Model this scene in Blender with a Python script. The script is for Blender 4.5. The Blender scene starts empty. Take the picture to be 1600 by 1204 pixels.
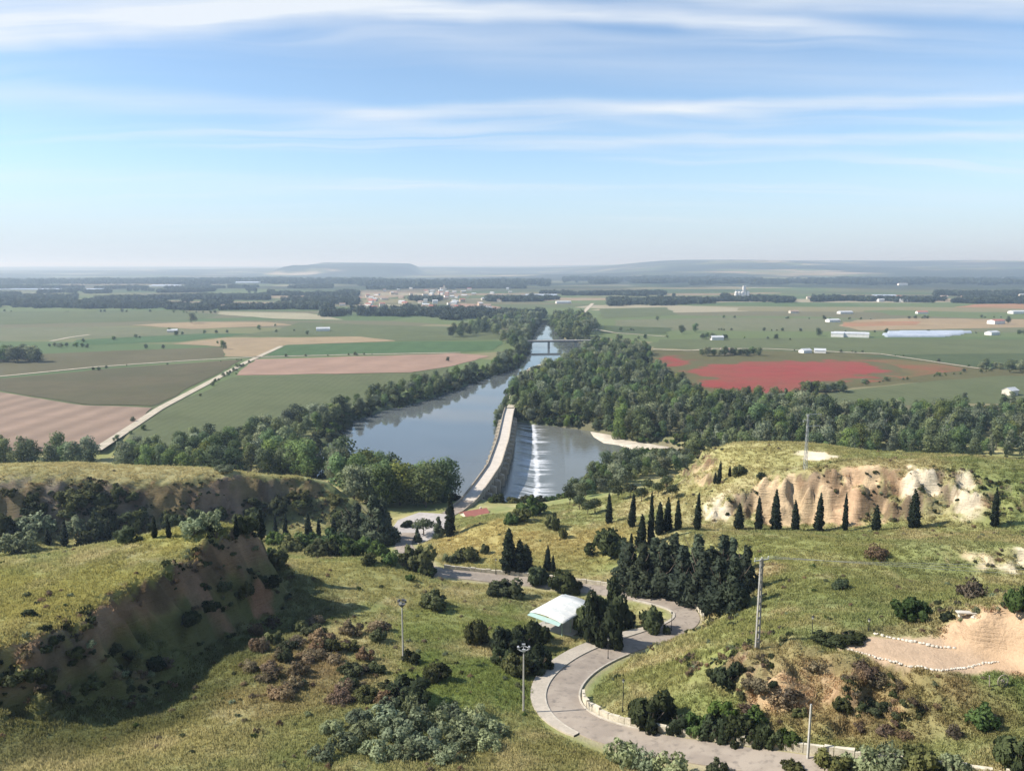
import bpy, math, random
import numpy as np
from mathutils import Vector

# ------------------------------------------------------------------ camera, sky, sun, exposure
SC = bpy.context.scene
COL = SC.collection
FPX, CX, CY, HZ, HCAM = 1200.0, 800.0, 602.0, 418.0, 100.0
PITCH = math.atan((CY - HZ) / FPX)
cam_data = bpy.data.cameras.new('camera')
cam_data.sensor_width = 36.0
cam_data.lens = 36.0 * FPX / 1600.0
cam_data.clip_start = 0.5
cam_data.clip_end = 90000.0
cam = bpy.data.objects.new('camera', cam_data)
COL.objects.link(cam)
cam.location = (0, 0, HCAM)
cam.rotation_euler = (math.pi / 2 - PITCH, 0, 0)
SC.camera = cam

SUN_EL = math.radians(41)
SUN_AZ = math.radians(-93)          # from +Y towards +X: sun stands to the left
to_sun = Vector((math.sin(SUN_AZ) * math.cos(SUN_EL), math.cos(SUN_AZ) * math.cos(SUN_EL), math.sin(SUN_EL)))
sun_data = bpy.data.lights.new('sun', 'SUN')
sun_data.energy = 4.9
sun_data.angle = math.radians(0.7)
sun_data.color = (1.0, 0.945, 0.86)
sun = bpy.data.objects.new('sun', sun_data)
COL.objects.link(sun)
sun.rotation_euler = to_sun.to_track_quat('Z', 'Y').to_euler()
sun.location = to_sun * 300

SC.view_settings.view_transform = 'Standard'
SC.view_settings.look = 'None'
SC.view_settings.gamma = 1
SC.view_settings.exposure = 0.62
SC.cycles.use_denoising = True
SC.cycles.max_bounces = 6
SC.cycles.diffuse_bounces = 2
SC.cycles.glossy_bounces = 2
SC.cycles.transmission_bounces = 3
SC.cycles.transparent_max_bounces = 4
SC.cycles.volume_bounces = 0
SC.cycles.caustics_reflective = False
SC.cycles.caustics_refractive = False


class NT:
    """tiny node-tree helper"""
    def __init__(self, tree):
        self.t = tree
        self.n = tree.nodes
        self.l = tree.links

    def node(self, typ, ins=None, **props):
        nd = self.n.new(typ)
        for k, v in props.items():
            setattr(nd, k, v)
        for k, v in (ins or {}).items():
            self.put(nd.inputs[k], v)
        return nd

    def put(self, sock, v):
        if isinstance(v, bpy.types.NodeSocket):
            self.l.new(v, sock)
        elif v is not None:
            if sock.type == 'RGBA' and len(v) == 3:
                v = (*v, 1)
            sock.default_value = v

    def m(self, op, a, b=None, c=None, clamp=False):
        nd = self.n.new('ShaderNodeMath')
        nd.operation = op
        nd.use_clamp = clamp
        for i, v in enumerate((a, b, c)):
            if v is not None:
                self.put(nd.inputs[i], v)
        return nd.outputs[0]

    def mix(self, fac, a, b, mode='MIX'):
        nd = self.n.new('ShaderNodeMix')
        nd.data_type = 'RGBA'
        nd.blend_type = mode
        self.put(nd.inputs[0], fac)
        self.put(nd.inputs[6], a)
        self.put(nd.inputs[7], b)
        return nd.outputs[2]

    def smooth(self, x, lo, hi):
        nd = self.n.new('ShaderNodeMapRange')
        nd.interpolation_type = 'SMOOTHSTEP'
        self.put(nd.inputs[0], x)
        nd.inputs[1].default_value = lo
        nd.inputs[2].default_value = hi
        return nd.outputs[0]

    def noise(self, vec, scale, detail=3.0, rough=0.55, out=0, dist=0.0):
        nd = self.node('ShaderNodeTexNoise', {'Scale': scale, 'Detail': detail, 'Roughness': rough, 'Distortion': dist})
        if vec is not None:
            self.l.new(vec, nd.inputs['Vector'])
        return nd.outputs[out]


# ---- world: clear spring sky with thin streaks of high cloud
world = bpy.data.worlds.new('World')
SC.world = world
world.use_nodes = True
W = NT(world.node_tree)
W.n.clear()
sky = W.node('ShaderNodeTexSky', sky_type='NISHITA', sun_disc=False, sun_elevation=SUN_EL,
             sun_rotation=SUN_AZ, altitude=700.0, air_density=1.0, dust_density=0.15, ozone_density=2.2)
tc = W.node('ShaderNodeTexCoord')
sx = W.node('ShaderNodeSeparateXYZ', {0: tc.outputs['Generated']})
zz = W.m('MAXIMUM', sx.outputs[2], 0.0)
den = W.m('ADD', zz, 0.06)
px = W.m('DIVIDE', sx.outputs[0], den)
py = W.m('DIVIDE', sx.outputs[1], den)
cv = W.node('ShaderNodeCombineXYZ', {0: px, 1: py, 2: 0.0}).outputs[0]
warp = W.noise(cv, 0.7, 2.0)
# streaks: noise stretched along x (the cloud plane is seen in perspective)
mp = W.node('ShaderNodeMapping', {'Vector': cv, 'Rotation': (0, 0, 0.05), 'Scale': (0.28, 1.9, 1)}).outputs[0]
wv = W.node('ShaderNodeVectorMath', {0: mp, 1: W.node('ShaderNodeCombineXYZ', {0: 0.0, 1: W.m('MULTIPLY', warp, 1.6), 2: 0.0}).outputs[0]}, operation='ADD').outputs[0]
fine = W.noise(W.node('ShaderNodeMapping', {'Vector': wv, 'Scale': (1.0, 2.2, 1)}).outputs[0], 1.5, 5.0, 0.55)
veil = W.noise(wv, 0.75, 4.0, 0.5)
brk = W.smooth(fine, 0.30, 0.62)
WOB = W.m('MULTIPLY', W.m('SUBTRACT', W.noise(W.node('ShaderNodeMapping', {'Vector': cv, 'Scale': (1.0, 0.15, 1)}).outputs[0], 1.1, 3.0), 0.5), 0.34)
fr1 = W.noise(W.node('ShaderNodeMapping', {'Vector': cv, 'Rotation': (0, 0, 0.25), 'Scale': (0.9, 6.0, 1)}).outputs[0], 1.2, 4.0, 0.6)


def sky_px(u, v):
    """cloud-plane coordinates of the direction seen at a pixel of the photograph"""
    x, y = (u - CX) / FPX, (CY - v) / FPX
    d = np.array([x, math.cos(PITCH) + y * math.sin(PITCH), -math.sin(PITCH) + y * math.cos(PITCH)])
    d /= np.linalg.norm(d)
    return d[0] / (d[2] + 0.06), d[1] / (d[2] + 0.06)


def streak(pts, w_up, w_dn, strength):
    """a long cloud streak through three sky directions: parabola py(px) with soft ends and a ragged lower edge"""
    q = [sky_px(*p) for p in pts]
    c = np.polyfit([a for a, b in q], [b for a, b in q], 2)
    yc = W.m('ADD', W.m('MULTIPLY', W.m('ADD', W.m('MULTIPLY', px, float(c[0])), float(c[1])), px), float(c[2]))
    d = W.m('ADD', W.m('SUBTRACT', py, yc), WOB)
    up = W.smooth(d, w_dn, 0.0)          # farther = lower in the sky
    dn = W.smooth(d, -w_up, 0.0)
    x0, x1 = q[0][0], q[-1][0]
    e = max(0.12, 0.2 * (x1 - x0))
    ends = W.m('MULTIPLY', W.smooth(px, x0 - e, x0 + e * .6), W.smooth(px, x1 + e, x1 - e * .6))
    s = W.m('MULTIPLY', W.m('MULTIPLY', up, dn), ends)
    s = W.m('MULTIPLY', s, W.m('ADD', 0.5, W.m('MULTIPLY', W.smooth(fr1, 0.25, 0.75), 0.5)))
    return W.m('MULTIPLY', s, strength * .85)


tot = W.m('ADD', 0.06, W.m('MULTIPLY', W.m('MULTIPLY', W.smooth(veil, 0.44, 0.75), brk), 0.45))
for pts, wu, wd, st in [
    ([(-700, 130), (150, 48), (620, 8)], 0.26, 0.24, 0.95),
    ([(250, 30), (720, 14), (1280, 44)], 0.14, 0.13, 1.0),
    ([(-300, 60), (100, 10), (420, -25)], 0.30, 0.30, 0.7),
    ([(1050, -12), (1450, 4), (2300, 8)], 0.25, 0.18, 0.85),
    ([(560, 186), (850, 166), (1160, 176)], 0.22, 0.26, 0.62),
    ([(1080, 166), (1400, 156), (2400, 138)], 0.17, 0.20, 0.7),
    ([(850, 224), (1250, 217), (2300, 205)], 0.22, 0.28, 0.62),
    ([(-600, 140), (100, 150), (640, 188)], 0.30, 0.36, 0.40),
    ([(-500, 275), (250, 280), (900, 300)], 0.55, 0.7, 0.22),
    ([(620, 60), (1000, 100), (1700, 130)], 0.35, 0.40, 0.26),
]:
    tot = W.m('ADD', tot, streak(pts, wu, wd, st))
cloud = W.m('MINIMUM', tot, 0.92)
cloud = W.m('MULTIPLY', cloud, W.smooth(sx.outputs[2], 0.0, 0.11))
SKY_STR = 0.118
cloud_col = (4.9, 5.2, 5.55)
hzn = W.m('MULTIPLY', W.smooth(sx.outputs[2], 0.15, -0.01), 0.85)
sky_clear = W.mix(1.0, sky.outputs[0], (0.88, 0.95, 0.98), 'MULTIPLY')
sky_base = W.mix(hzn, sky_clear, (2.95, 3.5, 4.5))
skyc = W.mix(cloud, sky_base, cloud_col)
bg = W.node('ShaderNodeBackground', {'Color': skyc, 'Strength': SKY_STR})
out = W.node('ShaderNodeOutputWorld', {'Surface': bg.outputs[0]})

# ------------------------------------------------------------------ survey helpers (photograph -> ground positions)
SP, CP = math.sin(PITCH), math.cos(PITCH)


def ray(u, v):
    x, y = (u - CX) / FPX, (CY - v) / FPX
    return np.array([x, CP + y * SP, -SP + y * CP])


def P(u, v, z):
    d = ray(u, v)
    t = (z - HCAM) / d[2]
    return np.array([d[0] * t, d[1] * t, z])


def PY(u, v, y):
    d = ray(u, v)
    t = y / d[1]
    return np.array([d[0] * t, y, HCAM + d[2] * t])


def pxscale(x, y, z):
    """photograph pixels per metre at a point"""
    return FPX / (y * CP - (z - HCAM) * SP)


def _hash(ix, iy, seed):
    h = (ix.astype(np.int64) * 374761393 + iy.astype(np.int64) * 668265263 + seed * 974711) & 0xffffffff
    h = ((h ^ (h >> 13)) * 1274126177) & 0xffffffff
    h = h ^ (h >> 16)
    return h.astype(np.float64) / 4294967295.0


def vnoise(x, y, seed=0):
    x = np.asarray(x, float); y = np.asarray(y, float)
    ix, iy = np.floor(x), np.floor(y)
    fx, fy = x - ix, y - iy
    fx = fx * fx * fx * (fx * (fx * 6 - 15) + 10)
    fy = fy * fy * fy * (fy * (fy * 6 - 15) + 10)
    a = _hash(ix, iy, seed); b = _hash(ix + 1, iy, seed)
    c = _hash(ix, iy + 1, seed); d = _hash(ix + 1, iy + 1, seed)
    return (a + (b - a) * fx) * (1 - fy) + (c + (d - c) * fx) * fy


def fbm(x, y, scale, octv=4, seed=0, gain=0.5):
    s, a, n = 0.0, 1.0, 0.0
    x = np.asarray(x, float) / scale; y = np.asarray(y, float) / scale
    for k in range(octv):
        s = s + a * vnoise(x + 13.7 * k, y - 7.3 * k, seed + k)
        n += a
        a *= gain
        x = x * 2.03; y = y * 2.03
    return s / n          # 0..1


def sstep(a, b, x):
    t = np.clip((np.asarray(x, float) - a) / (b - a), 0, 1)
    return t * t * (3 - 2 * t)


def poly_sd(poly, X, Y):
    """signed distance to polygon, positive inside"""
    poly = np.asarray(poly)[:, :2]
    X = np.asarray(X, float); Y = np.asarray(Y, float)
    d = np.full(X.shape, 1e18); ins = np.zeros(X.shape, bool)
    n = len(poly)
    for i in range(n):
        ax, ay = poly[i]; bx, by = poly[(i + 1) % n]
        ex, ey = bx - ax, by - ay
        t = np.clip(((X - ax) * ex + (Y - ay) * ey) / (ex * ex + ey * ey + 1e-12), 0, 1)
        d = np.minimum(d, (X - ax - t * ex) ** 2 + (Y - ay - t * ey) ** 2)
        c = ((ay > Y) != (by > Y)) & (X < (bx - ax) * (Y - ay) / (by - ay + 1e-15) + ax)
        ins ^= c
    d = np.sqrt(d)
    return np.where(ins, d, -d)


def line_d(line, X, Y, vals=None):
    """distance to polyline and the interpolated value along it"""
    line = np.asarray(line, float)
    X = np.asarray(X, float); Y = np.asarray(Y, float)
    best = np.full(X.shape, 1e18); val = np.zeros(X.shape)
    for i in range(len(line) - 1):
        ax, ay = line[i, :2]; bx, by = line[i + 1, :2]
        ex, ey = bx - ax, by - ay
        t = np.clip(((X - ax) * ex + (Y - ay) * ey) / (ex * ex + ey * ey + 1e-12), 0, 1)
        d = (X - ax - t * ex) ** 2 + (Y - ay - t * ey) ** 2
        m = d < best
        best = np.where(m, d, best)
        if vals is not None:
            val = np.where(m, vals[i] + (vals[i + 1] - vals[i]) * t, val)
    return np.sqrt(best), val


def resample(line, step):
    line = np.asarray(line, float)
    s = np.concatenate([[0], np.cumsum(np.linalg.norm(np.diff(line[:, :2], axis=0), axis=1))])
    n = max(2, int(round(s[-1] / step)) + 1)
    q = np.linspace(0, s[-1], n)
    return np.stack([np.interp(q, s, line[:, k]) for k in range(line.shape[1])], 1)


def smooth_line(line, it=6):
    line = np.asarray(line, float).copy()
    for _ in range(it):
        line[1:-1] = 0.25 * line[:-2] + 0.5 * line[1:-1] + 0.25 * line[2:]
    return line


# ------------------------------------------------------------------ terrain: break lines of the hillside
BL = [
    # below the lookout
    [(-300, 1204, 48), (0, 1204, 45), (250, 1204, 43), (500, 1204, 41), (800, 1204, 38), (1000, 1204, 37), (1300, 1204, 39.5), (1600, 1204, 44), (1900, 1204, 47)],
    [(-200, 1130, 45.5), (0, 1125, 43.5), (200, 1130, 39.5), (350, 1110, 37.5), (500, 1100, 36.5), (650, 1110, 36), (800, 1130, 34.8)],
    # knob: far rim
    [(-250, 900, 51), (0, 885, 50), (100, 868, 49.5), (200, 845, 49), (280, 826, 48.5), (340, 820, 48.3), (385, 826, 47.3), (408, 846, 45.5)],
    # knob: cliff top
    [(-250, 1060, 50.5), (0, 1030, 49.3), (60, 1012, 49.2), (130, 985, 49), (210, 930, 48), (290, 885, 47.6), (350, 862, 46.8), (385, 850, 46.2)],
    # knob: top surface
    [(-100, 960, 51), (50, 950, 50.4), (150, 910, 49.6), (250, 860, 48.6)],
    # knob: cliff foot
    [(-250, 1105, 47), (0, 1072, 45.6), (100, 1078, 42.5), (200, 1092, 38.3), (270, 1062, 36.3), (330, 1005, 35.2), (400, 962, 34), (432, 925, 34.3), (446, 900, 34.6)],
    [(0, 1056, 47.6), (62, 1045, 46.9), (135, 1030, 45.4), (215, 990, 42.6), (300, 940, 41.9), (365, 918, 40), (402, 905, 39.2)],
    # foreground spur
    [(300, 1085, 38), (380, 1020, 36.5), (480, 990, 34.5), (560, 1010, 34.5), (600, 1050, 34.2)],
    [(500, 950, 32.2), (560, 930, 31), (640, 960, 29.5), (700, 1000, 31), (640, 1030, 33.5)],
    [(450, 872, 33), (500, 876, 31.5), (560, 880, 29.8), (620, 872, 28), (690, 892, 24.8), (720, 930, 26)],
    [(780, 1060, 33), (800, 985, 28), (760, 940, 26), (870, 985, 26.3), (830, 1020, 29.5)],
    # road loop
    [(650, 862, 16), (690, 897, 23), (800, 905, 22.4), (900, 917, 22.4), (1000, 932, 23), (1060, 945, 24), (1085, 962, 25), (1065, 982, 26.2),
     (1010, 1000, 27.2), (950, 1020, 28.8), (900, 1048, 30), (865, 1085, 31.6), (862, 1112, 32.8), (905, 1145, 34), (1000, 1163, 35.4), (1120, 1180, 36.6), (1260, 1200, 38)],
    # bank inside the loop and the green shoulder
    [(960, 1062, 31.6), (1010, 1045, 32.2), (1070, 1020, 34), (1110, 990, 35), (1150, 960, 35.3)],
    [(960, 1105, 34.2), (1050, 1130, 36.5), (1150, 1150, 38), (1260, 1165, 39.5)],
    [(1040, 1080, 35), (1100, 1060, 37.5), (1140, 1040, 40), (1183, 1012, 44.3), (1230, 1000, 44.3)],
    [(1180, 940, 36), (1190, 900, 34.5), (1200, 860, 34), (1120, 850, 32)],
    # terrace
    [(1270, 985, 44.6), (1310, 1000, 44.6), (1380, 1025, 44.8), (1470, 1048, 45), (1600, 1048, 45.6), (1800, 1060, 46)],
    [(1330, 985, 44.9), (1400, 998, 45), (1480, 1012, 45.2), (1560, 1020, 45.4)],
    [(1470, 975, 47.2), (1500, 966, 49), (1545, 960, 50.3), (1600, 950, 51.5), (1750, 940, 53)],
    [(1485, 1008, 45.5), (1520, 1004, 46), (1560, 1010, 46.3), (1600, 1020, 46.4)],
    [(1470, 1056, 43.9), (1530, 1062, 43.9), (1600, 1062, 44.3), (1620, 1100, 44)],
    [(1440, 1085, 43), (1500, 1100, 43.1), (1560, 1110, 43)],
    [(1200, 1080, 40.3), (1260, 1060, 41.8), (1340, 1060, 42.6), (1400, 1085, 42.4)],
    [(1150, 1110, 38.8), (1230, 1135, 38.6), (1330, 1140, 39.8), (1450, 1150, 41), (1600, 1160, 42.5)],
    # slope between terrace and cypress row
    [(1260, 975, 43.8), (1330, 955, 42), (1400, 955, 41.2), (1480, 945, 42), (1600, 920, 43)],
    [(1250, 900, 37.2), (1350, 905, 37.5), (1440, 897, 36.4), (1520, 893, 37), (1600, 892, 37.8), (1800, 890, 40)],
    [(1250, 870, 35.5), (1380, 866, 37.3), (1440, 853, 39.6), (1500, 852, 40.3), (1600, 858, 41.4), (1800, 860, 43)],
    [(1300, 845, 34.2), (1450, 838, 36), (1550, 835, 36.4), (1700, 832, 37)],
    [(950, 832, 22), (1000, 836, 26.5), (1060, 830, 29.5), (1100, 829, 30), (1154, 829, 31), (1300, 831, 32.5), (1428, 826, 34.3), (1553, 823, 36.2), (1700, 820, 38)],
    # pale cliff: foot, top, hill tops
    [(1100, 814, 28.3), (1200, 817, 29.2), (1300, 815, 31.2), (1400, 808, 34.2), (1480, 800, 36.9), (1530, 788, 39.9), (1570, 790, 40), (1700, 790, 41)],
    [(1112, 798, 31), (1135, 775, 34.6), (1160, 762, 36.6), (1220, 742, 40.9), (1300, 738, 43.1), (1365, 746, 43), (1400, 735, 45), (1490, 728, 47), (1540, 745, 45.3), (1600, 760, 44), (1700, 760, 44)],
    [(1095, 712, 36.5), (1140, 694, 41.5), (1200, 688, 43), (1260, 692, 43), (1350, 708, 43), (1400, 721, 43.6), (1440, 713, 45.8), (1520, 712, 47.6), (1600, 725, 46.5), (1750, 735, 46)],
    [(1085, 740, 33.5), (1120, 735, 36.5), (1180, 725, 40), (1260, 730, 41.8)],
    [(1070, 800, 29.5), (1090, 770, 30.5), (1090, 745, 32)],
    # umbrella pine slope and mound
    [(880, 778, 10), (930, 770, 15), (1000, 765, 21), (1050, 755, 26)],
    [(880, 805, 17), (960, 800, 20.5), (1030, 800, 25.5)],
    [(715, 836, 15.5), (740, 818, 18), (800, 812, 19.3), (880, 812, 19)],
    [(690, 866, 17.5), (740, 868, 18.5), (850, 862, 20), (940, 868, 21.4)],
    [(720, 888, 21), (850, 894, 21.4), (960, 905, 22.2)],
    # car park and ramp to the bridge
    [(600, 868, 13.5), (625, 850, 11), (645, 830, 9.8), (655, 815, 8.8), (690, 800, 8.2), (728, 786, 8.2)],
    [(560, 835, 10), (600, 812, 8.5), (700, 830, 10.5)],
    # valley behind the knob
    [(-200, 870, 19), (0, 872, 18), (100, 862, 17.5), (220, 855, 17), (330, 850, 17), (440, 866, 20), (520, 862, 19.5), (580, 868, 18)],
    # escarpment: foot, top, plateau
    [(-250, 850, 22), (0, 845, 19.4), (150, 845, 17), (300, 842, 14.3), (420, 838, 10.8), (520, 836, 10)],
    [(-250, 808, 27.5), (0, 802, 25), (150, 802, 23), (300, 798, 21), (400, 782, 20), (480, 780, 18.5)],
    [(-250, 775, 34), (0, 768, 31.5), (120, 769, 29.5), (240, 768, 27.8), (310, 764, 27.2), (360, 752, 27.8), (420, 747, 26.8), (480, 748, 25), (520, 752, 21)],
    [(-250, 730, 32.5), (0, 726, 31), (150, 729, 29), (300, 735, 27), (420, 742, 26.2), (500, 744, 24.6)],
    [(540, 790, 9), (555, 765, 9)],
]
BLW = [  # world points (x, y, z) that the photograph does not show directly
    (0, 5, 96), (-40, 5, 96), (40, 5, 96), (0, 30, 68), (-50, 30, 68), (50, 30, 68), (0, 60, 47), (-50, 60, 49), (50, 60, 47), (100, 60, 50), (-100, 60, 50),
    (-72, 175, 30), (-55, 185, 26), (-100, 170, 31), (-110, 195, 22), (-45, 172, 31), (-150, 160, 33),
    (-200, 320, 6), (-140, 322, 6), (-90, 318, 6), (-250, 340, 5), (-50, 305, 6), (-30, 312, 5), (-70, 290, 8),
    (-260, 400, 5), (-160, 400, 5), (-60, 400, 5), (0, 400, 5), (60, 400, 5), (160, 400, 5), (260, 400, 5), (330, 380, 5), (-330, 400, 5),
    (90, 300, 20), (120, 310, 14), (160, 295, 16), (200, 300, 12), (260, 300, 10), (330, 300, 8), (80, 330, 5), (140, 345, 5), (220, 345, 5), (300, 345, 5),
    (45, 312, 5), (20, 300, 5), (60, 295, 12), (0, 300, 7), (20, 285, 12),
    (40, 330, 4), (0, 330, 4),
    (250, 200, 44), (300, 200, 44), (300, 120, 52), (250, 100, 55), (300, 250, 40), (-300, 250, 27), (-250, 150, 45), (-300, 100, 52),
]
cps = []
for line in BL:
    w = np.array([P(*q) for q in line])
    cps.append(resample(w, 6.0))
cps.append(np.array(BLW, float))
cps = np.concatenate(cps)
# drop near duplicates
keep = []
for i, c in enumerate(cps):
    if all((c[0] - cps[j][0]) ** 2 + (c[1] - cps[j][1]) ** 2 > 1.0 for j in keep):
        keep.append(i)
cps = cps[keep]
D = np.sqrt((cps[:, None, 0] - cps[None, :, 0]) ** 2 + (cps[:, None, 1] - cps[None, :, 1]) ** 2)
n = len(cps)
A = np.zeros((n + 3, n + 3))
A[:n, :n] = D
A[:n, n] = 1; A[n, :n] = 1
A[:n, n + 1] = cps[:, 0]; A[n + 1, :n] = cps[:, 0]
A[:n, n + 2] = cps[:, 1]; A[n + 2, :n] = cps[:, 1]
rhs = np.concatenate([cps[:, 2], [0, 0, 0]])
A[:n, :n] -= np.eye(n) * 0.12
RW = np.linalg.solve(A, rhs)

GX0, GX1, GY0, GY1, GS = -330.0, 330.0, 2.0, 470.0, 0.9
gx = np.arange(GX0, GX1 + .1, GS); gy = np.arange(GY0, GY1 + .1, GS)
GXX, GYY = np.meshgrid(gx, gy)


def rbf(X, Y):
    X = X.ravel(); Y = Y.ravel()
    o = np.empty(X.shape, np.float32)
    cx32 = cps[:, 0].astype(np.float32); cy32 = cps[:, 1].astype(np.float32); w32 = RW[:n].astype(np.float32)
    for i in range(0, len(X), 20000):
        xs = X[i:i + 20000].astype(np.float32); ys = Y[i:i + 20000].astype(np.float32)
        d = np.sqrt((xs[:, None] - cx32) ** 2 + (ys[:, None] - cy32) ** 2)
        o[i:i + 20000] = d @ w32
    return o + RW[n] + RW[n + 1] * X + RW[n + 2] * Y


# the smooth surface is evaluated on a 1.8 m grid and refined
gx2 = np.arange(GX0, GX1 + 2, 1.5); gy2 = np.arange(GY0, GY1 + 2, 1.5)
X2, Y2 = np.meshgrid(gx2, gy2)
H2 = rbf(X2, Y2).reshape(X2.shape)


def bilin(H, x0, y0, s, X, Y):
    fx = np.clip((np.asarray(X, float) - x0) / s, 0, H.shape[1] - 1.001)
    fy = np.clip((np.asarray(Y, float) - y0) / s, 0, H.shape[0] - 1.001)
    ix = fx.astype(int); iy = fy.astype(int)
    fx = fx - ix; fy = fy - iy
    return (H[iy, ix] * (1 - fx) + H[iy, ix + 1] * fx) * (1 - fy) + (H[iy + 1, ix] * (1 - fx) + H[iy + 1, ix + 1] * fx) * fy


HF = bilin(H2, GX0, GY0, 1.5, GXX, GYY)
# blend into the flood plain
wp = sstep(395, 440, GYY)
HF = np.maximum(HF, 2.5)
# the slope right under the lookout falls away steeply
cap = 100.5 - 0.745 * GYY
wcap = 1 - sstep(56, 73, GYY)
HF = HF * (1 - wcap) + np.minimum(HF, cap) * wcap
HF = HF * (1 - wp) + 5.0 * wp


def Zs(x, y):
    return bilin(HF, GX0, GY0, GS, x, y)


def G(u, v, zp=5.0):
    """ground point seen at a pixel"""
    d = ray(u, v)
    t = np.arange(40.0, 480.0, 0.25)
    X, Y, Zr = d[0] * t, d[1] * t, HCAM + d[2] * t
    h = Zs(X, Y)
    hit = np.nonzero((Zr < h) & (Y < 462))[0]
    if len(hit):
        i = hit[0]
        return np.array([X[i], Y[i], h[i]])
    return P(u, v, zp)


# ------------------------------------------------------------------ road line, levelled into the slope
ROAD_PX = [(640, 832), (628, 848), (640, 868), (668, 888), (720, 899), (800, 905), (900, 917), (970, 926), (1030, 938), (1070, 950), (1083, 964), (1064, 980),
           (1015, 997), (960, 1014), (915, 1036), (884, 1062), (872, 1088), (880, 1112), (912, 1134), (960, 1150), (1030, 1165), (1120, 1180), (1200, 1191), (1300, 1204)]
rl = np.array([G(*q) for q in ROAD_PX])
rl = resample(rl, 1.5)
rl = smooth_line(rl, 14)
road_c = resample(rl, 1.2)
road_c[:, 2] = smooth_line(road_c[:, [2]].repeat(1, 1), 30)[:, 0]
road_end = road_c[-1] + (road_c[-1] - road_c[-8]) / np.linalg.norm(road_c[-1] - road_c[-8]) * 40
rd, rz = line_d(road_c, GXX, GYY, road_c[:, 2])
wr = 1 - sstep(4.2, 8.5, rd)
HF = HF * (1 - wr) + (rz - 0.12) * wr

# car park levelled
CARPARK = np.array([P(598, 846, 9.4), P(622, 812, 9.4), P(655, 800, 9.4), P(700, 803, 9.4), P(694, 828, 9.4), P(660, 850, 9.4)])
sdp = poly_sd(CARPARK, GXX, GYY)
wc = sstep(-7, 0, sdp)
HF = HF * (1 - wc) + 9.4 * wc

# ------------------------------------------------------------------ river bed
BR_L = [(725, 784), (747, 750), (766, 722), (778, 684), (786, 644)]
BR_R = [(740, 781), (759, 759), (778, 737), (794, 690), (802, 647)]
DECK = 9.0
_bl = np.array([P(u, v, DECK) for u, v in BR_L]); _br = np.array([P(u, v, DECK) for u, v in BR_R])
BR_C = np.array([(-22.0, 278.0, 8.9), (-17.0, 293.0, 9.0), (-12.7, 318.0, 9.2), (-8.2, 347.0, 9.3), (-4.7, 402.0, 9.2), (-2.4, 474.0, 9.0), (-1.4, 500.0, 8.0)])
WL, WR = 1.6, -0.4          # water levels above and below the weir
POOL = np.array([P(*q, 1.0)[:2] for q in [(470, 738), (560, 758), (650, 778), (722, 792), (745, 772), (766, 735), (786, 690), (795, 648), (789, 630), (787, 612), (800, 598), (822, 583), (880, 567), (912, 551),
                                         (906, 536), (872, 528), (866, 512), (850, 505), (842, 512), (832, 530), (827, 552), (812, 576), (773, 588), (725, 606), (668, 628), (600, 645), (556, 660), (520, 700)]])
DOWN = np.array([P(*q, -0.4)[:2] for q in [(745, 790), (765, 740), (786, 692), (797, 652), (826, 662), (900, 670), (935, 676), (975, 690), (1040, 699), (1075, 706), (1070, 716), (985, 716), (930, 738), (900, 762), (872, 786), (838, 800), (790, 803)]])


def river_cut(X, Y, H):
    for poly in (POOL, DOWN):
        sd = poly_sd(poly, X, Y) + (fbm(X, Y, 14, 3, 5) - .5) * 5
        w = sstep(-9, 3.0, sd)
        tgt = -3.0
        H = np.where(w > 0, H * (1 - w) + np.minimum(H, tgt) * w, H)
    return H


# roughness: hummocks everywhere, gullies on steep ground
gyv, gxv = np.gradient(HF, GS)
slope = np.sqrt(gxv ** 2 + gyv ** 2)
near = (1 - sstep(330, 400, GYY)) * sstep(62, 80, GYY)
flat = np.maximum(np.maximum(wr, wc), 0)
steep = sstep(0.45, 0.95, slope)
TERR = np.array([P(1290, 990, 45), P(1400, 996, 45), P(1500, 1010, 45), P(1640, 1012, 45), P(1640, 1046, 45), P(1470, 1046, 45), P(1380, 1028, 45), P(1310, 1006, 45)])
flat = np.maximum(flat, sstep(-1, 1, poly_sd(TERR, GXX, GYY)))
rid = np.abs(fbm(GXX, GYY, 5.5, 3, 21) - .5) * 2
rid2 = np.abs(fbm(GXX, GYY, 2.6, 2, 31) - .5) * 2
# broken ochre bank between the pole and the lower road
bank = np.zeros_like(GXX)
for u_, v_, r_ in [(1200, 1075, 6), (1260, 1070, 7), (1330, 1085, 7), (1290, 1115, 6), (1390, 1100, 7), (1230, 1045, 5)]:
    q_ = P(u_, v_, 40.5)
    bank = np.maximum(bank, 1 - sstep(.4, 1.1, np.hypot(GXX - q_[0], GYY - q_[1]) / r_))
HF = HF + bank * (1 - flat) * ((rid2 - .3) * 3.4 + (rid - .3) * 3.0 + (np.floor(fbm(GXX, GYY, 3.6, 2, 67) * 6) / 6 - .4) * 2.2)
gul = np.clip(.10 - np.abs(fbm(GXX, GYY, 8.0, 3, 61) - .5), 0, 1) / .10
HF = HF - near * (1 - flat) * steep * gul ** 1.5 * np.where((GXX < -15) & (GYY > 200), .8, 2.2)
HF = HF + near * (1 - flat) * ((fbm(GXX, GYY, 18, 4, 3) - .5) * 1.5 + (fbm(GXX, GYY, 3.2, 3, 9) - .5) * 0.55
                               + steep * np.where((GXX < -15) & (GYY > 200), .45, 1.0) * ((rid - .25) * 3.6 + (rid2 - .25) * 4.2 + (np.abs(fbm(GXX, GYY, 2.1, 3, 36, .65) - .5) * 2 - .25) * 3.6
                                        + (np.floor(fbm(GXX, GYY, 4.2, 2, 66) * 6) / 6 - .4) * 3.0))
HF = river_cut(GXX, GYY, HF)


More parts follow.
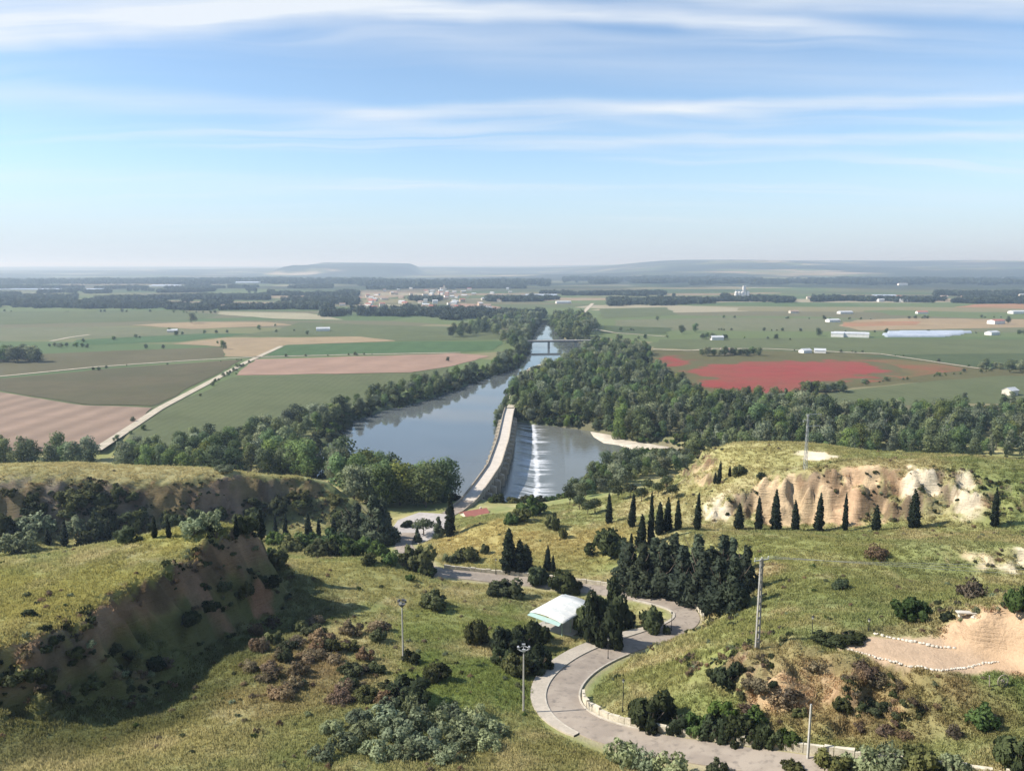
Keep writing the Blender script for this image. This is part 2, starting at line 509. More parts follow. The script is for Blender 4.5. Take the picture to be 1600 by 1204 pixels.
def plain_far(X, Y):
    """flood plain and the distant hills"""
    X = np.asarray(X, float); Y = np.asarray(Y, float)
    z = 5.0 + sstep(2500, 6000, Y) * (fbm(X, Y, 2600, 3, 41) * 16)
    a = X / np.maximum(Y, 1)                       # bearing
    h1 = sstep(5500, 9500, Y) * (1 - 0.35 * sstep(9500, 16000, Y)) * sstep(0.02, 0.28, a + (fbm(X, Y, 3000, 2, 6) - .5) * .12)
    z = z + h1 * (80 + 95 * fbm(X * 0.7, Y, 3300, 4, 47))
    h2 = sstep(7200, 12200, Y + (fbm(X, Y, 2500, 3, 52) - .5) * 4200)
    z = z + h2 * (34 + 76 * fbm(X * .5, Y * .7, 4200, 4, 49))
    # flat-topped hill straight over the village
    mx, my = -1900.0, 9500.0
    r = np.maximum(np.abs((X - mx) / 680.0 + (fbm(X, Y, 600, 3, 3) - .5) * .45), np.abs((Y - my) / 1100.0))
    z = z + (1 - sstep(0.74, 1.22, r)) * (92 + 14 * fbm(X, Y, 500, 2, 12))
    h3 = sstep(13500, 20000, Y)
    z = z + h3 * 40
    return np.minimum(z, 210 + (z - 210) * .1)


def ZG(X, Y):
    X = np.asarray(X, float); Y = np.asarray(Y, float)
    w = sstep(440, 462, Y)
    zf = plain_far(X, Y)
    zf = river_cut(X, Y, zf)
    return Zs(X, Y) * (1 - w) + zf * w

# ------------------------------------------------------------------ materials
MATS = {}


def mat(name, color=None, rough=0.9, fn=None, metal=0.0, spec=0.25):
    """a procedural material; fn(nt, bsdf) may wire more nodes"""
    if name in MATS:
        return MATS[name]
    m = bpy.data.materials.new(name)
    m.use_nodes = True
    nt = NT(m.node_tree)
    b = nt.n.get('Principled BSDF')
    b.inputs['Roughness'].default_value = rough
    b.inputs['Metallic'].default_value = metal
    b.inputs['Specular IOR Level'].default_value = spec
    if color is not None:
        b.inputs['Base Color'].default_value = (*color, 1)
    if fn:
        fn(nt, b)
    MATS[name] = m
    return m


def pos(nt):
    return nt.node('ShaderNodeNewGeometry').outputs['Position']


def objco(nt):
    return nt.node('ShaderNodeTexCoord').outputs['Object']


def bump(nt, b, h, strength=0.5, dist=0.2):
    bp = nt.node('ShaderNodeBump', {'Height': h, 'Strength': strength, 'Distance': dist})
    nt.l.new(bp.outputs[0], b.inputs['Normal'])


def mottled(c1, c2, scale, c3=None, bmp=0.0, coord=pos, lo=.35, hi=.65, detail=5.0):
    def fn(nt, b):
        co = coord(nt)
        f = nt.smooth(nt.noise(co, scale, detail), lo, hi)
        c = nt.mix(f, c1, c2)
        if c3 is not None:
            c = nt.mix(nt.smooth(nt.noise(co, scale * 4.3, 4.0), .5, .75), c, c3)
        nt.put(b.inputs['Base Color'], c)
        if bmp:
            bump(nt, b, nt.noise(co, scale * 5, 5.0), 0.6, bmp)
    return fn


def leafmat(name, dark, light, trans=0.42, var=0.42, inst=False):
    def fn(nt, b):
        t = nt.node('ShaderNodeAttribute', attribute_name='tint')
        oi = nt.node('ShaderNodeObjectInfo')
        c = nt.mix(t.outputs['Fac'], dark, light)
        hs = nt.node('ShaderNodeHueSaturation', {'Color': c, 'Hue': nt.m('ADD', 0.5, nt.m('MULTIPLY', nt.m('SUBTRACT', oi.outputs['Random'], 0.5), -0.045)),
                                                'Saturation': nt.m('ADD', 0.85, nt.m('MULTIPLY', oi.outputs['Random'], 0.3)),
                                                'Value': nt.m('ADD', 1.0 - var, nt.m('MULTIPLY', nt.m('FRACT', nt.m('MULTIPLY', oi.outputs['Random'], 7.13)), 2 * var))})
        nt.put(b.inputs['Base Color'], hs.outputs[0])
        tr = nt.node('ShaderNodeBsdfTranslucent', {'Color': hs.outputs[0]})
        mx = nt.node('ShaderNodeMixShader', {0: trans, 1: b.outputs[0], 2: tr.outputs[0]})
        nt.l.new(mx.outputs[0], nt.n['Material Output'].inputs[0])
    return mat(name, None, 0.75, fn, spec=0.15)


# ------------------------------------------------------------------ mesh helpers
def new_obj(name, mesh, parent=None, loc=None, rot=None, scale=None):
    o = bpy.data.objects.new(name, mesh)
    COL.objects.link(o)
    if parent is not None:
        o.parent = parent
    if loc is not None:
        o.location = tuple(float(c) for c in loc)
    if rot is not None:
        o.rotation_euler = rot
    if scale is not None:
        o.scale = (scale,) * 3 if np.isscalar(scale) else scale
    return o


def tag(o, label=None, cat=None, group=None, kind=None):
    if label: o['label'] = label
    if cat: o['category'] = cat
    if group: o['group'] = group
    if kind: o['kind'] = kind
    return o


def thing(name, label, cat, loc=(0, 0, 0), rz=0.0, group=None):
    return tag(new_obj(name, None, None, loc, (0, 0, rz)), label, cat, group)


def np_mesh(name, V, F, material=None, smooth=False, normals=None, attrs=None):
    """V (n,3); F (m,k) with constant k"""
    V = np.asarray(V, np.float32); F = np.asarray(F, np.int32)
    me = bpy.data.meshes.new(name)
    me.vertices.add(len(V)); me.vertices.foreach_set('co', V.ravel())
    k = F.shape[1]
    me.loops.add(F.size); me.loops.foreach_set('vertex_index', F.ravel())
    me.polygons.add(len(F))
    me.polygons.foreach_set('loop_start', np.arange(0, F.size, k, dtype=np.int32))
    me.polygons.foreach_set('use_smooth', np.full(len(F), smooth or normals is not None, bool))
    me.update(calc_edges=True)
    for an, (dom, typ, data) in (attrs or {}).items():
        a = me.attributes.new(an, typ, dom)
        a.data.foreach_set('value' if typ in ('FLOAT', 'INT') else ('color' if 'COLOR' in typ else 'vector'), np.asarray(data).ravel())
    if normals is not None:
        me.normals_split_custom_set_from_vertices([tuple(q) for q in np.asarray(normals, float)])
    if material is not None:
        me.materials.append(material)
    return me


class MB:
    """collects boxes, tubes and prisms into one mesh"""
    def __init__(self):
        self.v = []; self.f = []

    def add(self, vs, fs):
        o = len(self.v)
        self.v += [tuple(float(c) for c in q) for q in vs]
        self.f += [tuple(i + o for i in q) for q in fs]
        return self

    def box(self, c, s, rz=0.0, taper=1.0):
        cx, cy, cz = c; sx_, sy_, sz_ = (q / 2 for q in s)
        vs = []
        for k, zq in enumerate((-sz_, sz_)):
            t = taper if k else 1.0
            for a, b in ((-1, -1), (1, -1), (1, 1), (-1, 1)):
                x, y = a * sx_ * t, b * sy_ * t
                vs.append((cx + x * math.cos(rz) - y * math.sin(rz), cy + x * math.sin(rz) + y * math.cos(rz), cz + zq))
        return self.add(vs, [(3, 2, 1, 0), (4, 5, 6, 7), (0, 1, 5, 4), (1, 2, 6, 5), (2, 3, 7, 6), (3, 0, 4, 7)])

    def tube(self, pts, rad, seg=8, cap=True):
        pts = [Vector([float(c) for c in p]) for p in pts]
        if np.isscalar(rad): rad = [rad] * len(pts)
        rings = []
        for i, p in enumerate(pts):
            d = (pts[min(i + 1, len(pts) - 1)] - pts[max(i - 1, 0)])
            d = d.normalized() if d.length > 1e-9 else Vector((0, 0, 1))
            a = Vector((1, 0, 0)) if abs(d.x) < .8 else Vector((0, 1, 0))
            e1 = d.cross(a).normalized(); e2 = d.cross(e1)
            rings.append([p + (e1 * math.cos(2 * math.pi * k / seg) + e2 * math.sin(2 * math.pi * k / seg)) * rad[i] for k in range(seg)])
        vs = [q for r in rings for q in r]
        fs = []
        for i in range(len(pts) - 1):
            for k in range(seg):
                a, b = i * seg + k, i * seg + (k + 1) % seg
                fs.append((a, a + seg, b + seg, b))
        if cap:
            fs.append(tuple(range(seg))); fs.append(tuple(reversed(range((len(pts) - 1) * seg, len(pts) * seg))))
        return self.add(vs, fs)

    def bar(self, a, b, w=0.1):
        return self.tube([a, b], w * 0.7, 4)

    def prism(self, poly, z0, z1):
        n_ = len(poly)
        vs = [(x, y, z0) for x, y in poly] + [(x, y, z1) for x, y in poly]
        fs = [tuple(reversed(range(n_))), tuple(range(n_, 2 * n_))] + [(i, (i + 1) % n_, n_ + (i + 1) % n_, n_ + i) for i in range(n_)]
        return self.add(vs, fs)

    def mesh(self, name, material, smooth=False):
        me = bpy.data.meshes.new(name)
        me.from_pydata(self.v, [], self.f)
        if smooth:
            me.polygons.foreach_set('use_smooth', [True] * len(me.polygons))
        me.materials.append(material)
        me.update()
        return me

    def build(self, name, material, parent=None, loc=None, rot=None, smooth=False):
        return new_obj(name, self.mesh(name, material, smooth), parent, loc, rot)


def structure(name, mesh, label=None):
    o = new_obj(name, mesh)
    o['kind'] = 'structure'
    if label: o['label'] = label
    return o


# ------------------------------------------------------------------ ground sheet
def axis(lo_far, lo, hi, hi_far, s, grow):
    a = list(np.arange(lo, hi + s * .5, s))
    st, x = s, lo
    left = []
    while x > lo_far:
        st *= grow; x -= st; left.append(x)
    st, x = s, a[-1]
    right = []
    while x < hi_far:
        st *= grow; x += st; right.append(x)
    return np.array(left[::-1] + a + right)


ax_x = axis(-24000, -150, 150, 24000, 0.75, 1.035)
ax_y = axis(-400, 62, 262, 24000, 0.75, 1.014)
MX, MY = np.meshgrid(ax_x, ax_y)
MZ = ZG(MX, MY)


def sl(M):
    g0 = np.gradient(M, ax_y, axis=0); g1 = np.gradient(M, ax_x, axis=1)
    return np.sqrt(g0 ** 2 + g1 ** 2)


def broad_slope(X, Y, e=1.8):
    """slope over a few metres: tells earth faces from turf"""
    return np.hypot(Zs(X + e, Y) - Zs(X - e, Y), Zs(X, Y + e) - Zs(X, Y - e)) / (2 * e)


MSL = broad_slope(MX, MY)


def ground_color(X, Y, Z, S):
    """albedo of the hillside soil and turf"""
    n1 = fbm(X, Y, 22, 4, 101)[..., None]; n2 = fbm(X, Y, 5, 4, 111)[..., None]; n3 = fbm(X, Y, 1.6, 2, 121)[..., None]
    n4 = fbm(X, Y, 60, 3, 131)[..., None]
    green = np.array([.165, .178, .066]); straw = np.array([.290, .262, .132]); olive = np.array([.208, .202, .085])
    lush = np.array([.130, .160, .056])
    c = green + (olive - green) * sstep(.35, .6, n1)
    c = c + (straw - c) * (sstep(.45, .72, n2 * .6 + n1 * .4) * .8)
    c = c + (lush - c) * (sstep(.55, .75, fbm(X, Y, 14, 3, 141)[..., None]) * .7)

    def blob(u, v, r, col, amt, ru=None):
        nonlocal c
        p = G(u, v)
        d = np.sqrt(((X - p[0]) / (ru or r)) ** 2 + ((Y - p[1]) / r) ** 2)[..., None] + (n2 - .5) * .9
        c = c + (np.array(col) - c) * (1 - sstep(.45, 1.1, d)) * amt
    # turf that differs by place
    for u, v, r, col, amt, ru in [
        (760, 845, 22, (.27, .225, .085), .85, 26), (900, 850, 18, (.26, .22, .085), .8, 22), (830, 885, 14, (.21, .195, .07), .6, 30),
        (150, 930, 16, (.215, .205, .062), .75, 26), (300, 850, 10, (.21, .205, .06), .7, 16), (40, 980, 12, (.21, .2, .065), .7, 18),
        (470, 880, 8, (.25, .235, .105), .7, 14), (560, 890, 12, (.205, .2, .07), .6, 20), (720, 1060, 16, (.105, .145, .035), .75, 14), (720, 970, 16, (.125, .155, .042), .7, 20),
        (640, 920, 10, (.2, .2, .075), .6, 16), (1050, 1050, 10, (.15, .165, .05), .6, 14), (1150, 985, 14, (.135, .155, .045), .6, 10),
        (1100, 1120, 8, (.13, .15, .04), .5, 10), (1250, 860, 18, (.165, .175, .058), .7, 30), (1400, 920, 14, (.15, .165, .055), .6, 24), (1230, 920, 16, (.15, .165, .055), .6, 16),
        (1200, 705, 20, (.255, .235, .10), .7, 30), (1350, 730, 10, (.24, .205, .10), .6, 26), (1510, 1080, 6, (.085, .125, .035), .9, 9), (1580, 1085, 6, (.085, .125, .035), .9, 8),
        (480, 1030, 10, (.205, .155, .078), .65, 10), (540, 1060, 8, (.18, .135, .07), .55, 8), (440, 1090, 8, (.19, .15, .07), .5, 12), (100, 1130, 10, (.2, .185, .065), .5, 20),
        (250, 740, 18, (.25, .225, .105), .7, 60), (60, 740, 18, (.25, .225, .105), .7, 60), (430, 743, 10, (.24, .225, .1), .6, 30),
        (1190, 1030, 6, (.2, .155, .08), .6, 8), (1350, 1060, 7, (.205, .155, .075), .7, 16), (1450, 1110, 7, (.19, .15, .07), .6, 16), (1280, 1110, 7, (.19, .15, .07), .55, 12),
        (960, 1185, 5, (.17, .165, .06), .6, 20), (1200, 890, 6, (.27, .21, .12), .6, 5), (1430, 985, 4, (.24, .2, .11), .5, 12),
    ]:
        blob(u, v, r, col, amt, ru)
    # bare soil on steep ground
    soil = np.array([.115, .078, .050]); soil2 = np.array([.225, .135, .078]); grey = np.array([.155, .128, .095])
    sc = soil + (soil2 - soil) * sstep(.4, .62, n2) + (grey - soil) * (sstep(.5, .7, fbm(X, Y, 9, 3, 151)[..., None]) * .8)
    strat = fbm(Z * 1.0 + n2[..., 0] * 1.2, X * .05 + Y * .05, .8, 3, 161)[..., None]
    sc = sc * (.6 + .8 * strat) * (.72 + .56 * n3)
    c = c * np.array([1.40, 1.37, 1.38])
    S = np.where(Y < 78, S * .55, S)
    bare = sstep(.80, 1.20, S[..., None] + (n3 - .5) * .7 + (n2 - .5) * .5)
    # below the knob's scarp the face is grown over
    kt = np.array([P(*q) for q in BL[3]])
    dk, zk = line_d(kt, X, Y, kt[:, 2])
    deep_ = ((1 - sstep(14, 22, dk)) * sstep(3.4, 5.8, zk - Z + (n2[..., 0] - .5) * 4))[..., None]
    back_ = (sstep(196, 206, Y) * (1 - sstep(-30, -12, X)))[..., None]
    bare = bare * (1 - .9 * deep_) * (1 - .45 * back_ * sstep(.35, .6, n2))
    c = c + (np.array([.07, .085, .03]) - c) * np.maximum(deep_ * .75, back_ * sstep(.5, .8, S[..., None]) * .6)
    c = c + (sc - c) * bare * .93
    # pale sandy exposures (only on broken, steep ground)
    pale = np.array([.55, .41, .25]); cream = np.array([.63, .54, .39]); pink = np.array([.52, .35, .215])
    brk_ = fbm(X, Y, 6.5, 4, 171)[..., None]

    def pale_blob(u, v, r, ru, col, amt, smin=.35):
        nonlocal c
        p = G(u, v)
        d = np.sqrt(((X - p[0]) / ru) ** 2 + ((Y - p[1]) / r) ** 2)[..., None] + (n2 - .5) * .55 + (n3 - .5) * .3
        w = (1 - sstep(.75, 1.05, d)) * sstep(smin, smin + .4, S[..., None] + (n3 - .5) * .6) * (1 - .92 * sstep(.47, .56, brk_))
        cc = np.array(col) * (.78 + .44 * strat)
        c = c + (cc - c) * w * amt
    for u, v, r, ru, col, amt in [
        (1135, 800, 9, 7, cream, .9), (1180, 790, 9, 9, pale, .9), (1230, 775, 9, 9, pale, .95), (1285, 770, 10, 10, pale, 1), (1340, 770, 10, 9, pink, .8),
        (1390, 770, 9, 8, pale, .9), (1440, 765, 9, 9, pink, .7), (1465, 775, 10, 10, cream, 1), (1500, 775, 8, 7, cream, .8),
        (1440, 875, 4, 3, pink, .9), (1490, 868, 4, 3, pale, .7), (1580, 870, 5, 10, cream, .9), (1530, 872, 3, 6, pale, .5),
        (1200, 1090, 4, 2.6, pale, .85), (1355, 1125, 3.5, 2.4, pale, .8), (1290, 1090, 2, 2, cream, .7), (1225, 1045, 2.0, 3, cream, .6),
        (395, 905, 5, 4, (.33, .175, .105), .85), (340, 930, 5, 4, (.3, .185, .12), .7), (180, 1030, 5, 5, (.27, .17, .12), .6), (300, 905, 4, 4, (.27, .18, .12), .6),
        (1100, 735, 8, 4, pale, .6), (360, 790, 14, 10, (.27, .19, .14), .6), (100, 800, 12, 30, (.25, .20, .16), .5),
    ]:
        pale_blob(u, v, r, ru, col, amt)
    for u, v, r, ru, col, amt in [(1275, 712, 5, 4, cream, .9), (1295, 715, 3, 4, cream, .8), (1255, 708, 2.5, 3, cream, .7), (955, 850, 2, 3.5, cream, .5)]:
        pale_blob(u, v, r, ru, col, amt, -2)
    ochre = np.array([.44, .31, .175])
    for u, v, r, ru in [(1200, 1080, 4, 3.5), (1235, 1050, 3, 4), (1285, 1085, 4, 3.5), (1355, 1120, 4, 3.5), (1320, 1070, 3, 5), (1400, 1095, 3.5, 4), (1260, 1110, 3, 3)]:
        pale_blob(u, v, r, ru, ochre, .85, .25)
    # sandy terrace and the cut face behind it
    ts = poly_sd(TERR, X, Y)[..., None] + (n3 - .5) * .9
    c = c + (np.array([.46, .335, .225]) * (.88 + .24 * n2) - c) * sstep(-.4, .35, ts)
    for u, v, r, ru in [(1530, 990, 4.5, 5.5), (1570, 985, 5, 5), (1600, 990, 5, 5), (1500, 998, 3, 3), (1590, 1030, 3.5, 5)]:
        p = G(u, v)
        d = np.sqrt(((X - p[0]) / ru) ** 2 + ((Y - p[1]) / r) ** 2)[..., None] + (n3 - .5) * .35
        c = c + (np.array([.50, .35, .22]) * (.8 + .4 * strat) - c) * (1 - sstep(.8, 1.05, d)) * .95 * (1 if v > 1020 else sstep(.3, .7, S[..., None] + (n3 - .5) * .4))
    # verge beside the road
    dr = line_d(road_c, X, Y, road_c[:, 2])[0][..., None]
    c = c + (np.array([.34, .29, .2]) - c) * (1 - sstep(3.0, 4.2, dr + (n3 - .5) * 1.2)) * .7
    return c


farw = sstep(395, 470, MY)
col = np.zeros(MX.shape + (4,), np.float32); col[..., 3] = 1
nearm = MY < 475
ylim = int(np.argmax(ax_y > 475))
sub = (slice(0, ylim), slice(None))
col[sub][..., :3] = ground_color(MX[sub], MY[sub], MZ[sub], MSL[sub])
plain_c = np.array([.135, .15, .06])
col[..., :3] = col[..., :3] * (1 - farw[..., None]) + plain_c * farw[..., None]
# gravel and mud along the water
for poly, c_ in ((POOL, (.12, .105, .06)), (DOWN, (.26, .225, .16))):
    sdv = poly_sd(poly, MX[:ylim + 40], MY[:ylim + 40])
    w = (sstep(-5, -1, sdv))[..., None] * .8
    col[:ylim + 40, :, :3] = col[:ylim + 40, :, :3] * (1 - w) + np.array(c_) * w
ny, nx = MX.shape
idx = np.arange(ny * nx).reshape(ny, nx)
F = np.stack([idx[:-1, :-1], idx[:-1, 1:], idx[1:, 1:], idx[1:, :-1]], -1).reshape(-1, 4)


def ground_fn(nt, b):
    co = pos(nt)
    vc = nt.node('ShaderNodeAttribute', attribute_name='soil')
    fw = nt.node('ShaderNodeAttribute', attribute_name='far').outputs['Fac']
    # fine grain of turf and stones
    g1 = nt.noise(co, 1.7, 5.0, 0.65)
    g2 = nt.noise(co, 0.45, 4.0, 0.6)
    k = nt.m('ADD', 0.62, nt.m('ADD', nt.m('MULTIPLY', g1, 0.42), nt.m('MULTIPLY', g2, 0.36)))
    near_c = nt.mix(1.0, vc.outputs['Color'], nt.node('ShaderNodeCombineColor', {0: k, 1: k, 2: k}).outputs[0], 'MULTIPLY')
    # patchwork of small distant fields
    mpv = nt.node('ShaderNodeMapping', {'Vector': co, 'Rotation': (0, 0, 0.22), 'Scale': (0.0024, 0.0042, 0.0)}).outputs[0]
    dv = nt.noise(co, 0.0009, 2.0, out=1)
    mpv2 = nt.node('ShaderNodeVectorMath', {0: mpv, 1: dv}, operation='ADD').outputs[0]
    vo = nt.node('ShaderNodeTexVoronoi', {'Vector': mpv2, 'Scale': 1.0, 'Randomness': 0.8}, voronoi_dimensions='2D', distance='CHEBYCHEV')
    r = nt.node('ShaderNodeSeparateColor', {0: vo.outputs['Color']}).outputs[0]
    cr = nt.node('ShaderNodeValToRGB', {0: r})
    cr.color_ramp.interpolation = 'CONSTANT'
    stops = [(0, (.115, .15, .06)), (.16, (.16, .165, .075)), (.30, (.085, .13, .05)), (.42, (.21, .185, .10)), (.52, (.14, .13, .075)), (.62, (.12, .16, .065)), (.74, (.30, .225, .15)),
             (.82, (.10, .12, .055)), (.92, (.33, .29, .20))]
    els = cr.color_ramp.elements
    els[0].position, els[0].color = 0, (*stops[0][1], 1)
    els[1].position, els[1].color = stops[1][0], (*stops[1][1], 1)
    for p_, c_ in stops[2:]:
        e = els.new(p_); e.color = (*c_, 1)
    ff = nt.mix(nt.m('MULTIPLY', nt.noise(co, 0.02, 4.0), 0.35), cr.outputs[0], (.12, .125, .06))
    # scrub and woods on the far hills
    sepz = nt.node('ShaderNodeSeparateXYZ', {0: co})
    woods = nt.smooth(nt.noise(nt.node('ShaderNodeMapping', {'Vector': co, 'Scale': (0.6, 1, 1)}).outputs[0], 0.0011, 5.0, 0.6), .40, .49)
    farther = nt.smooth(sepz.outputs[1], 2200.0, 4200.0)
    hl = nt.smooth(sepz.outputs[1], 5500.0, 8000.0)
    ff = nt.mix(nt.m('MULTIPLY', hl, nt.smooth(nt.noise(nt.node('ShaderNodeMapping', {'Vector': co, 'Scale': (0.5, 1.3, 0)}).outputs[0], 0.0016, 3.0), .55, .63)), ff, (.36, .30, .22))
    ff = nt.mix(nt.m('MULTIPLY', nt.m('MULTIPLY', woods, farther), 0.95), ff, (.022, .034, .024))
    nt.put(b.inputs['Base Color'], nt.mix(fw, near_c, ff))
    h = nt.m('ADD', nt.noise(co, 2.6, 5.0, 0.7), nt.m('MULTIPLY', nt.noise(co, 0.6, 3.0), 1.2))
    nz = nt.node('ShaderNodeSeparateXYZ', {0: nt.node('ShaderNodeNewGeometry').outputs['True Normal']}).outputs[2]
    stp = nt.smooth(nz, .85, .55)
    lay = nt.noise(nt.node('ShaderNodeMapping', {'Vector': co, 'Scale': (.25, .25, 2.2)}).outputs[0], 1.0, 5.0, .7)
    crk = nt.node('ShaderNodeTexVoronoi', {'Vector': nt.node('ShaderNodeMapping', {'Vector': nt.node('ShaderNodeVectorMath', {0: co, 1: nt.noise(co, .8, 3.0, out=1)}, operation='ADD').outputs[0], 'Scale': (.9, .9, .45)}).outputs[0], 'Scale': 1.0}, feature='DISTANCE_TO_EDGE').outputs['Distance']
    h = nt.m('ADD', h, nt.m('MULTIPLY', stp, nt.m('ADD', nt.m('MULTIPLY', lay, 5.5), nt.m('MULTIPLY', nt.smooth(crk, 0.0, .2), .25))))
    bump(nt, b, h, 0.7, 0.22)


ground_m = mat('ground_turf', None, 0.95, ground_fn, spec=0.1)
me = np_mesh('ground', np.stack([MX, MY, MZ], -1).reshape(-1, 3), F, ground_m, True,
             attrs={'soil': ('POINT', 'FLOAT_COLOR', col.reshape(-1, 4)), 'far': ('POINT', 'FLOAT', farw.astype(np.float32).ravel())})
structure('ground', me)

# ------------------------------------------------------------------ water
def poly_sheet(poly, z):
    return [(x, y, z) for x, y in np.asarray(poly)[:, :2]]


def water_fn(deep, rip, scale_v, rough):
    def fn(nt, b):
        co = pos(nt)
        n_ = nt.noise(nt.node('ShaderNodeMapping', {'Vector': co, 'Scale': scale_v}).outputs[0], 1.0, 4.0, 0.6)
        nt.put(b.inputs['Base Color'], nt.mix(nt.noise(co, 0.03, 3.0), deep, tuple(c * 1.5 for c in deep)))
        b.inputs['IOR'].default_value = 1.42
        b.inputs['Specular IOR Level'].default_value = 0.5
        patch = nt.smooth(nt.noise(co, 0.018, 3.0), .45, .65)
        nt.put(b.inputs['Roughness'], nt.m('ADD', rough, nt.m('MULTIPLY', patch, rough)))
        bump(nt, b, n_, rip, 0.1)
    return fn


pool_m = mat('river_pool_water', None, 0.05, water_fn((.085, .095, .095), 0.05, (0.5, 0.2, 1), 0.02))
down_m = mat('river_rough_water', None, 0.1, water_fn((.105, .11, .095), 0.55, (0.30, 0.55, 1), 0.08))
# grown polygons so that the sheets run under the banks
def grow_poly(poly, d):
    poly = np.asarray(poly)[:, :2]
    a = sum(poly[i][0] * poly[(i + 1) % len(poly)][1] - poly[(i + 1) % len(poly)][0] * poly[i][1] for i in range(len(poly)))
    sgn = 1 if a > 0 else -1
    o = []
    for i in range(len(poly)):
        e0 = poly[i] - poly[i - 1]; e1 = poly[(i + 1) % len(poly)] - poly[i]
        n0 = np.array([e0[1], -e0[0]]) / np.linalg.norm(e0); n1 = np.array([e1[1], -e1[0]]) / np.linalg.norm(e1)
        m_ = n0 + n1; m_ = m_ / (np.linalg.norm(m_) + 1e-9)
        o.append(poly[i] + sgn * m_ * d / max(.5, float(m_ @ n0)))
    return np.array(o)


bc = smooth_line(resample(BR_C, 2.0), 8)
bt = np.gradient(bc[:, :2], axis=0); bt /= np.linalg.norm(bt, axis=1)[:, None]
bn = np.stack([bt[:, 1], -bt[:, 0]], 1)            # to the downstream side (right)


def bridge_pt(y, off, z):
    i = int(np.argmin(np.abs(bc[:, 1] - y)))
    return np.array([bc[i, 0] + bn[i, 0] * off, bc[i, 1] + bn[i, 1] * off, z])


# pool: left outline, closed along the bridge line
wl_line = [bridge_pt(y, 2.0, 0)[:2] for y in np.linspace(300, 498, 14)]
pool_w = [p for p in grow_poly(POOL, 6.0)]
pool_poly = [pool_w[i] for i in range(0, 3)] + [np.array(q) for q in wl_line] + [pool_w[i] for i in range(8, len(pool_w))]
structure('river', MB().add(poly_sheet(pool_poly, WL), [tuple(range(len(pool_poly)))]).mesh('river', pool_m), 'calm river reach above the weir')

# weir: the apron below the bridge and the broken water at its foot
wy = np.arange(305.0, 489.0, 0.45)
wo = np.arange(2.5, 37.0, 0.45)
crest = np.interp(wy, [305, 312, 330, 386, 482, 490], [14.0, 17.0, 20.5, 17.5, 15.2, 15.0])
WYY, WOO = np.meshgrid(wy, wo, indexing='ij')
CR = np.repeat(crest[:, None], len(wo), 1) + (fbm(WYY * 1.0, WOO * 0.0, 3.0, 2, 7) - .5) * 1.6
q = WOO - CR
base_x = np.interp(wy, bc[:, 1], bc[:, 0])[:, None] + WOO
fall = sstep(-11, 0.5, q)
wz = WL - 0.25 - (WL - 0.25 - WR) * fall
wz = wz + 0.10 * (fbm(WYY, WOO, 1.4, 3, 17) - .5) + 0.35 * (1 - sstep(0, 9, q)) * sstep(-1, .5, q) * (fbm(WYY, WOO, 2.0, 3, 19) - .45)
st = fbm(WYY / 1.0, WOO * .10, 2.8, 4, 23, .6)
st2 = fbm(WYY / 1.0, WOO * .15, 6.0, 3, 27)
foam = (sstep(-1.0, .2, q) * (1 - sstep(.6, 2.6, q)) * (.35 + .6 * st2) + sstep(.44, .62, st * .6 + st2 * .4) * sstep(-11, -3.0, q) * .70 * (1 - sstep(-1, 1.5, q))
        + sstep(.43, .66, st * .55 + st2 * .45) * sstep(.2, 1.5, q) * (1 - sstep(1.5, 10 + 6 * (st2 - .5), q)) * .85)
foam = np.clip(foam, 0, 1)
wz = np.where(WOO > 35.5, WR - .3, wz)
ny_, nx_ = WYY.shape
ii = np.arange(ny_ * nx_).reshape(ny_, nx_)
Fw = np.stack([ii[:-1, :-1], ii[:-1, 1:], ii[1:, 1:], ii[1:, :-1]], -1).reshape(-1, 4)


def weir_fn(nt, b):
    co = pos(nt)
    f = nt.node('ShaderNodeAttribute', attribute_name='foam').outputs['Fac']
    br = nt.noise(nt.node('ShaderNodeMapping', {'Vector': co, 'Scale': (0.5, 1.6, 1)}).outputs[0], 1.3, 4.0, .65)
    ff = nt.m('MULTIPLY', f, nt.m('ADD', 0.35, nt.m('MULTIPLY', nt.smooth(br, .3, .62), 0.75)), clamp=True)
    nt.put(b.inputs['Base Color'], nt.mix(ff, (.125, .13, .112), (.80, .82, .84)))
    nt.put(b.inputs['Roughness'], nt.m('ADD', 0.12, nt.m('MULTIPLY', ff, 0.6)))
    b.inputs['IOR'].default_value = 1.42
    b.inputs['Specular IOR Level'].default_value = 0.5
    bump(nt, b, br, 0.5, 0.12)


weir = tag(new_obj('weir', np_mesh('weir', np.stack([base_x, WYY, wz], -1).reshape(-1, 3), Fw, mat('weir_water', None, .2, weir_fn), True,
                                   attrs={'foam': ('POINT', 'FLOAT', foam.astype(np.float32).ravel())})),
           'long low weir with white foaming water beside the old stone bridge', 'weir')
weir['kind'] = 'structure'
dw = grow_poly(DOWN, 5.0)
dpoly = [np.array((np.interp(y, bc[:, 1], bc[:, 0]) + 33.0, y)) for y in np.linspace(309, 486, 12)] + [dw[i] for i in range(5, len(dw) - 2)]
structure('river_below_weir', MB().add(poly_sheet(dpoly, WR + .02), [tuple(range(len(dpoly)))]).mesh('river_below_weir', down_m), 'rippled river reach below the weir')

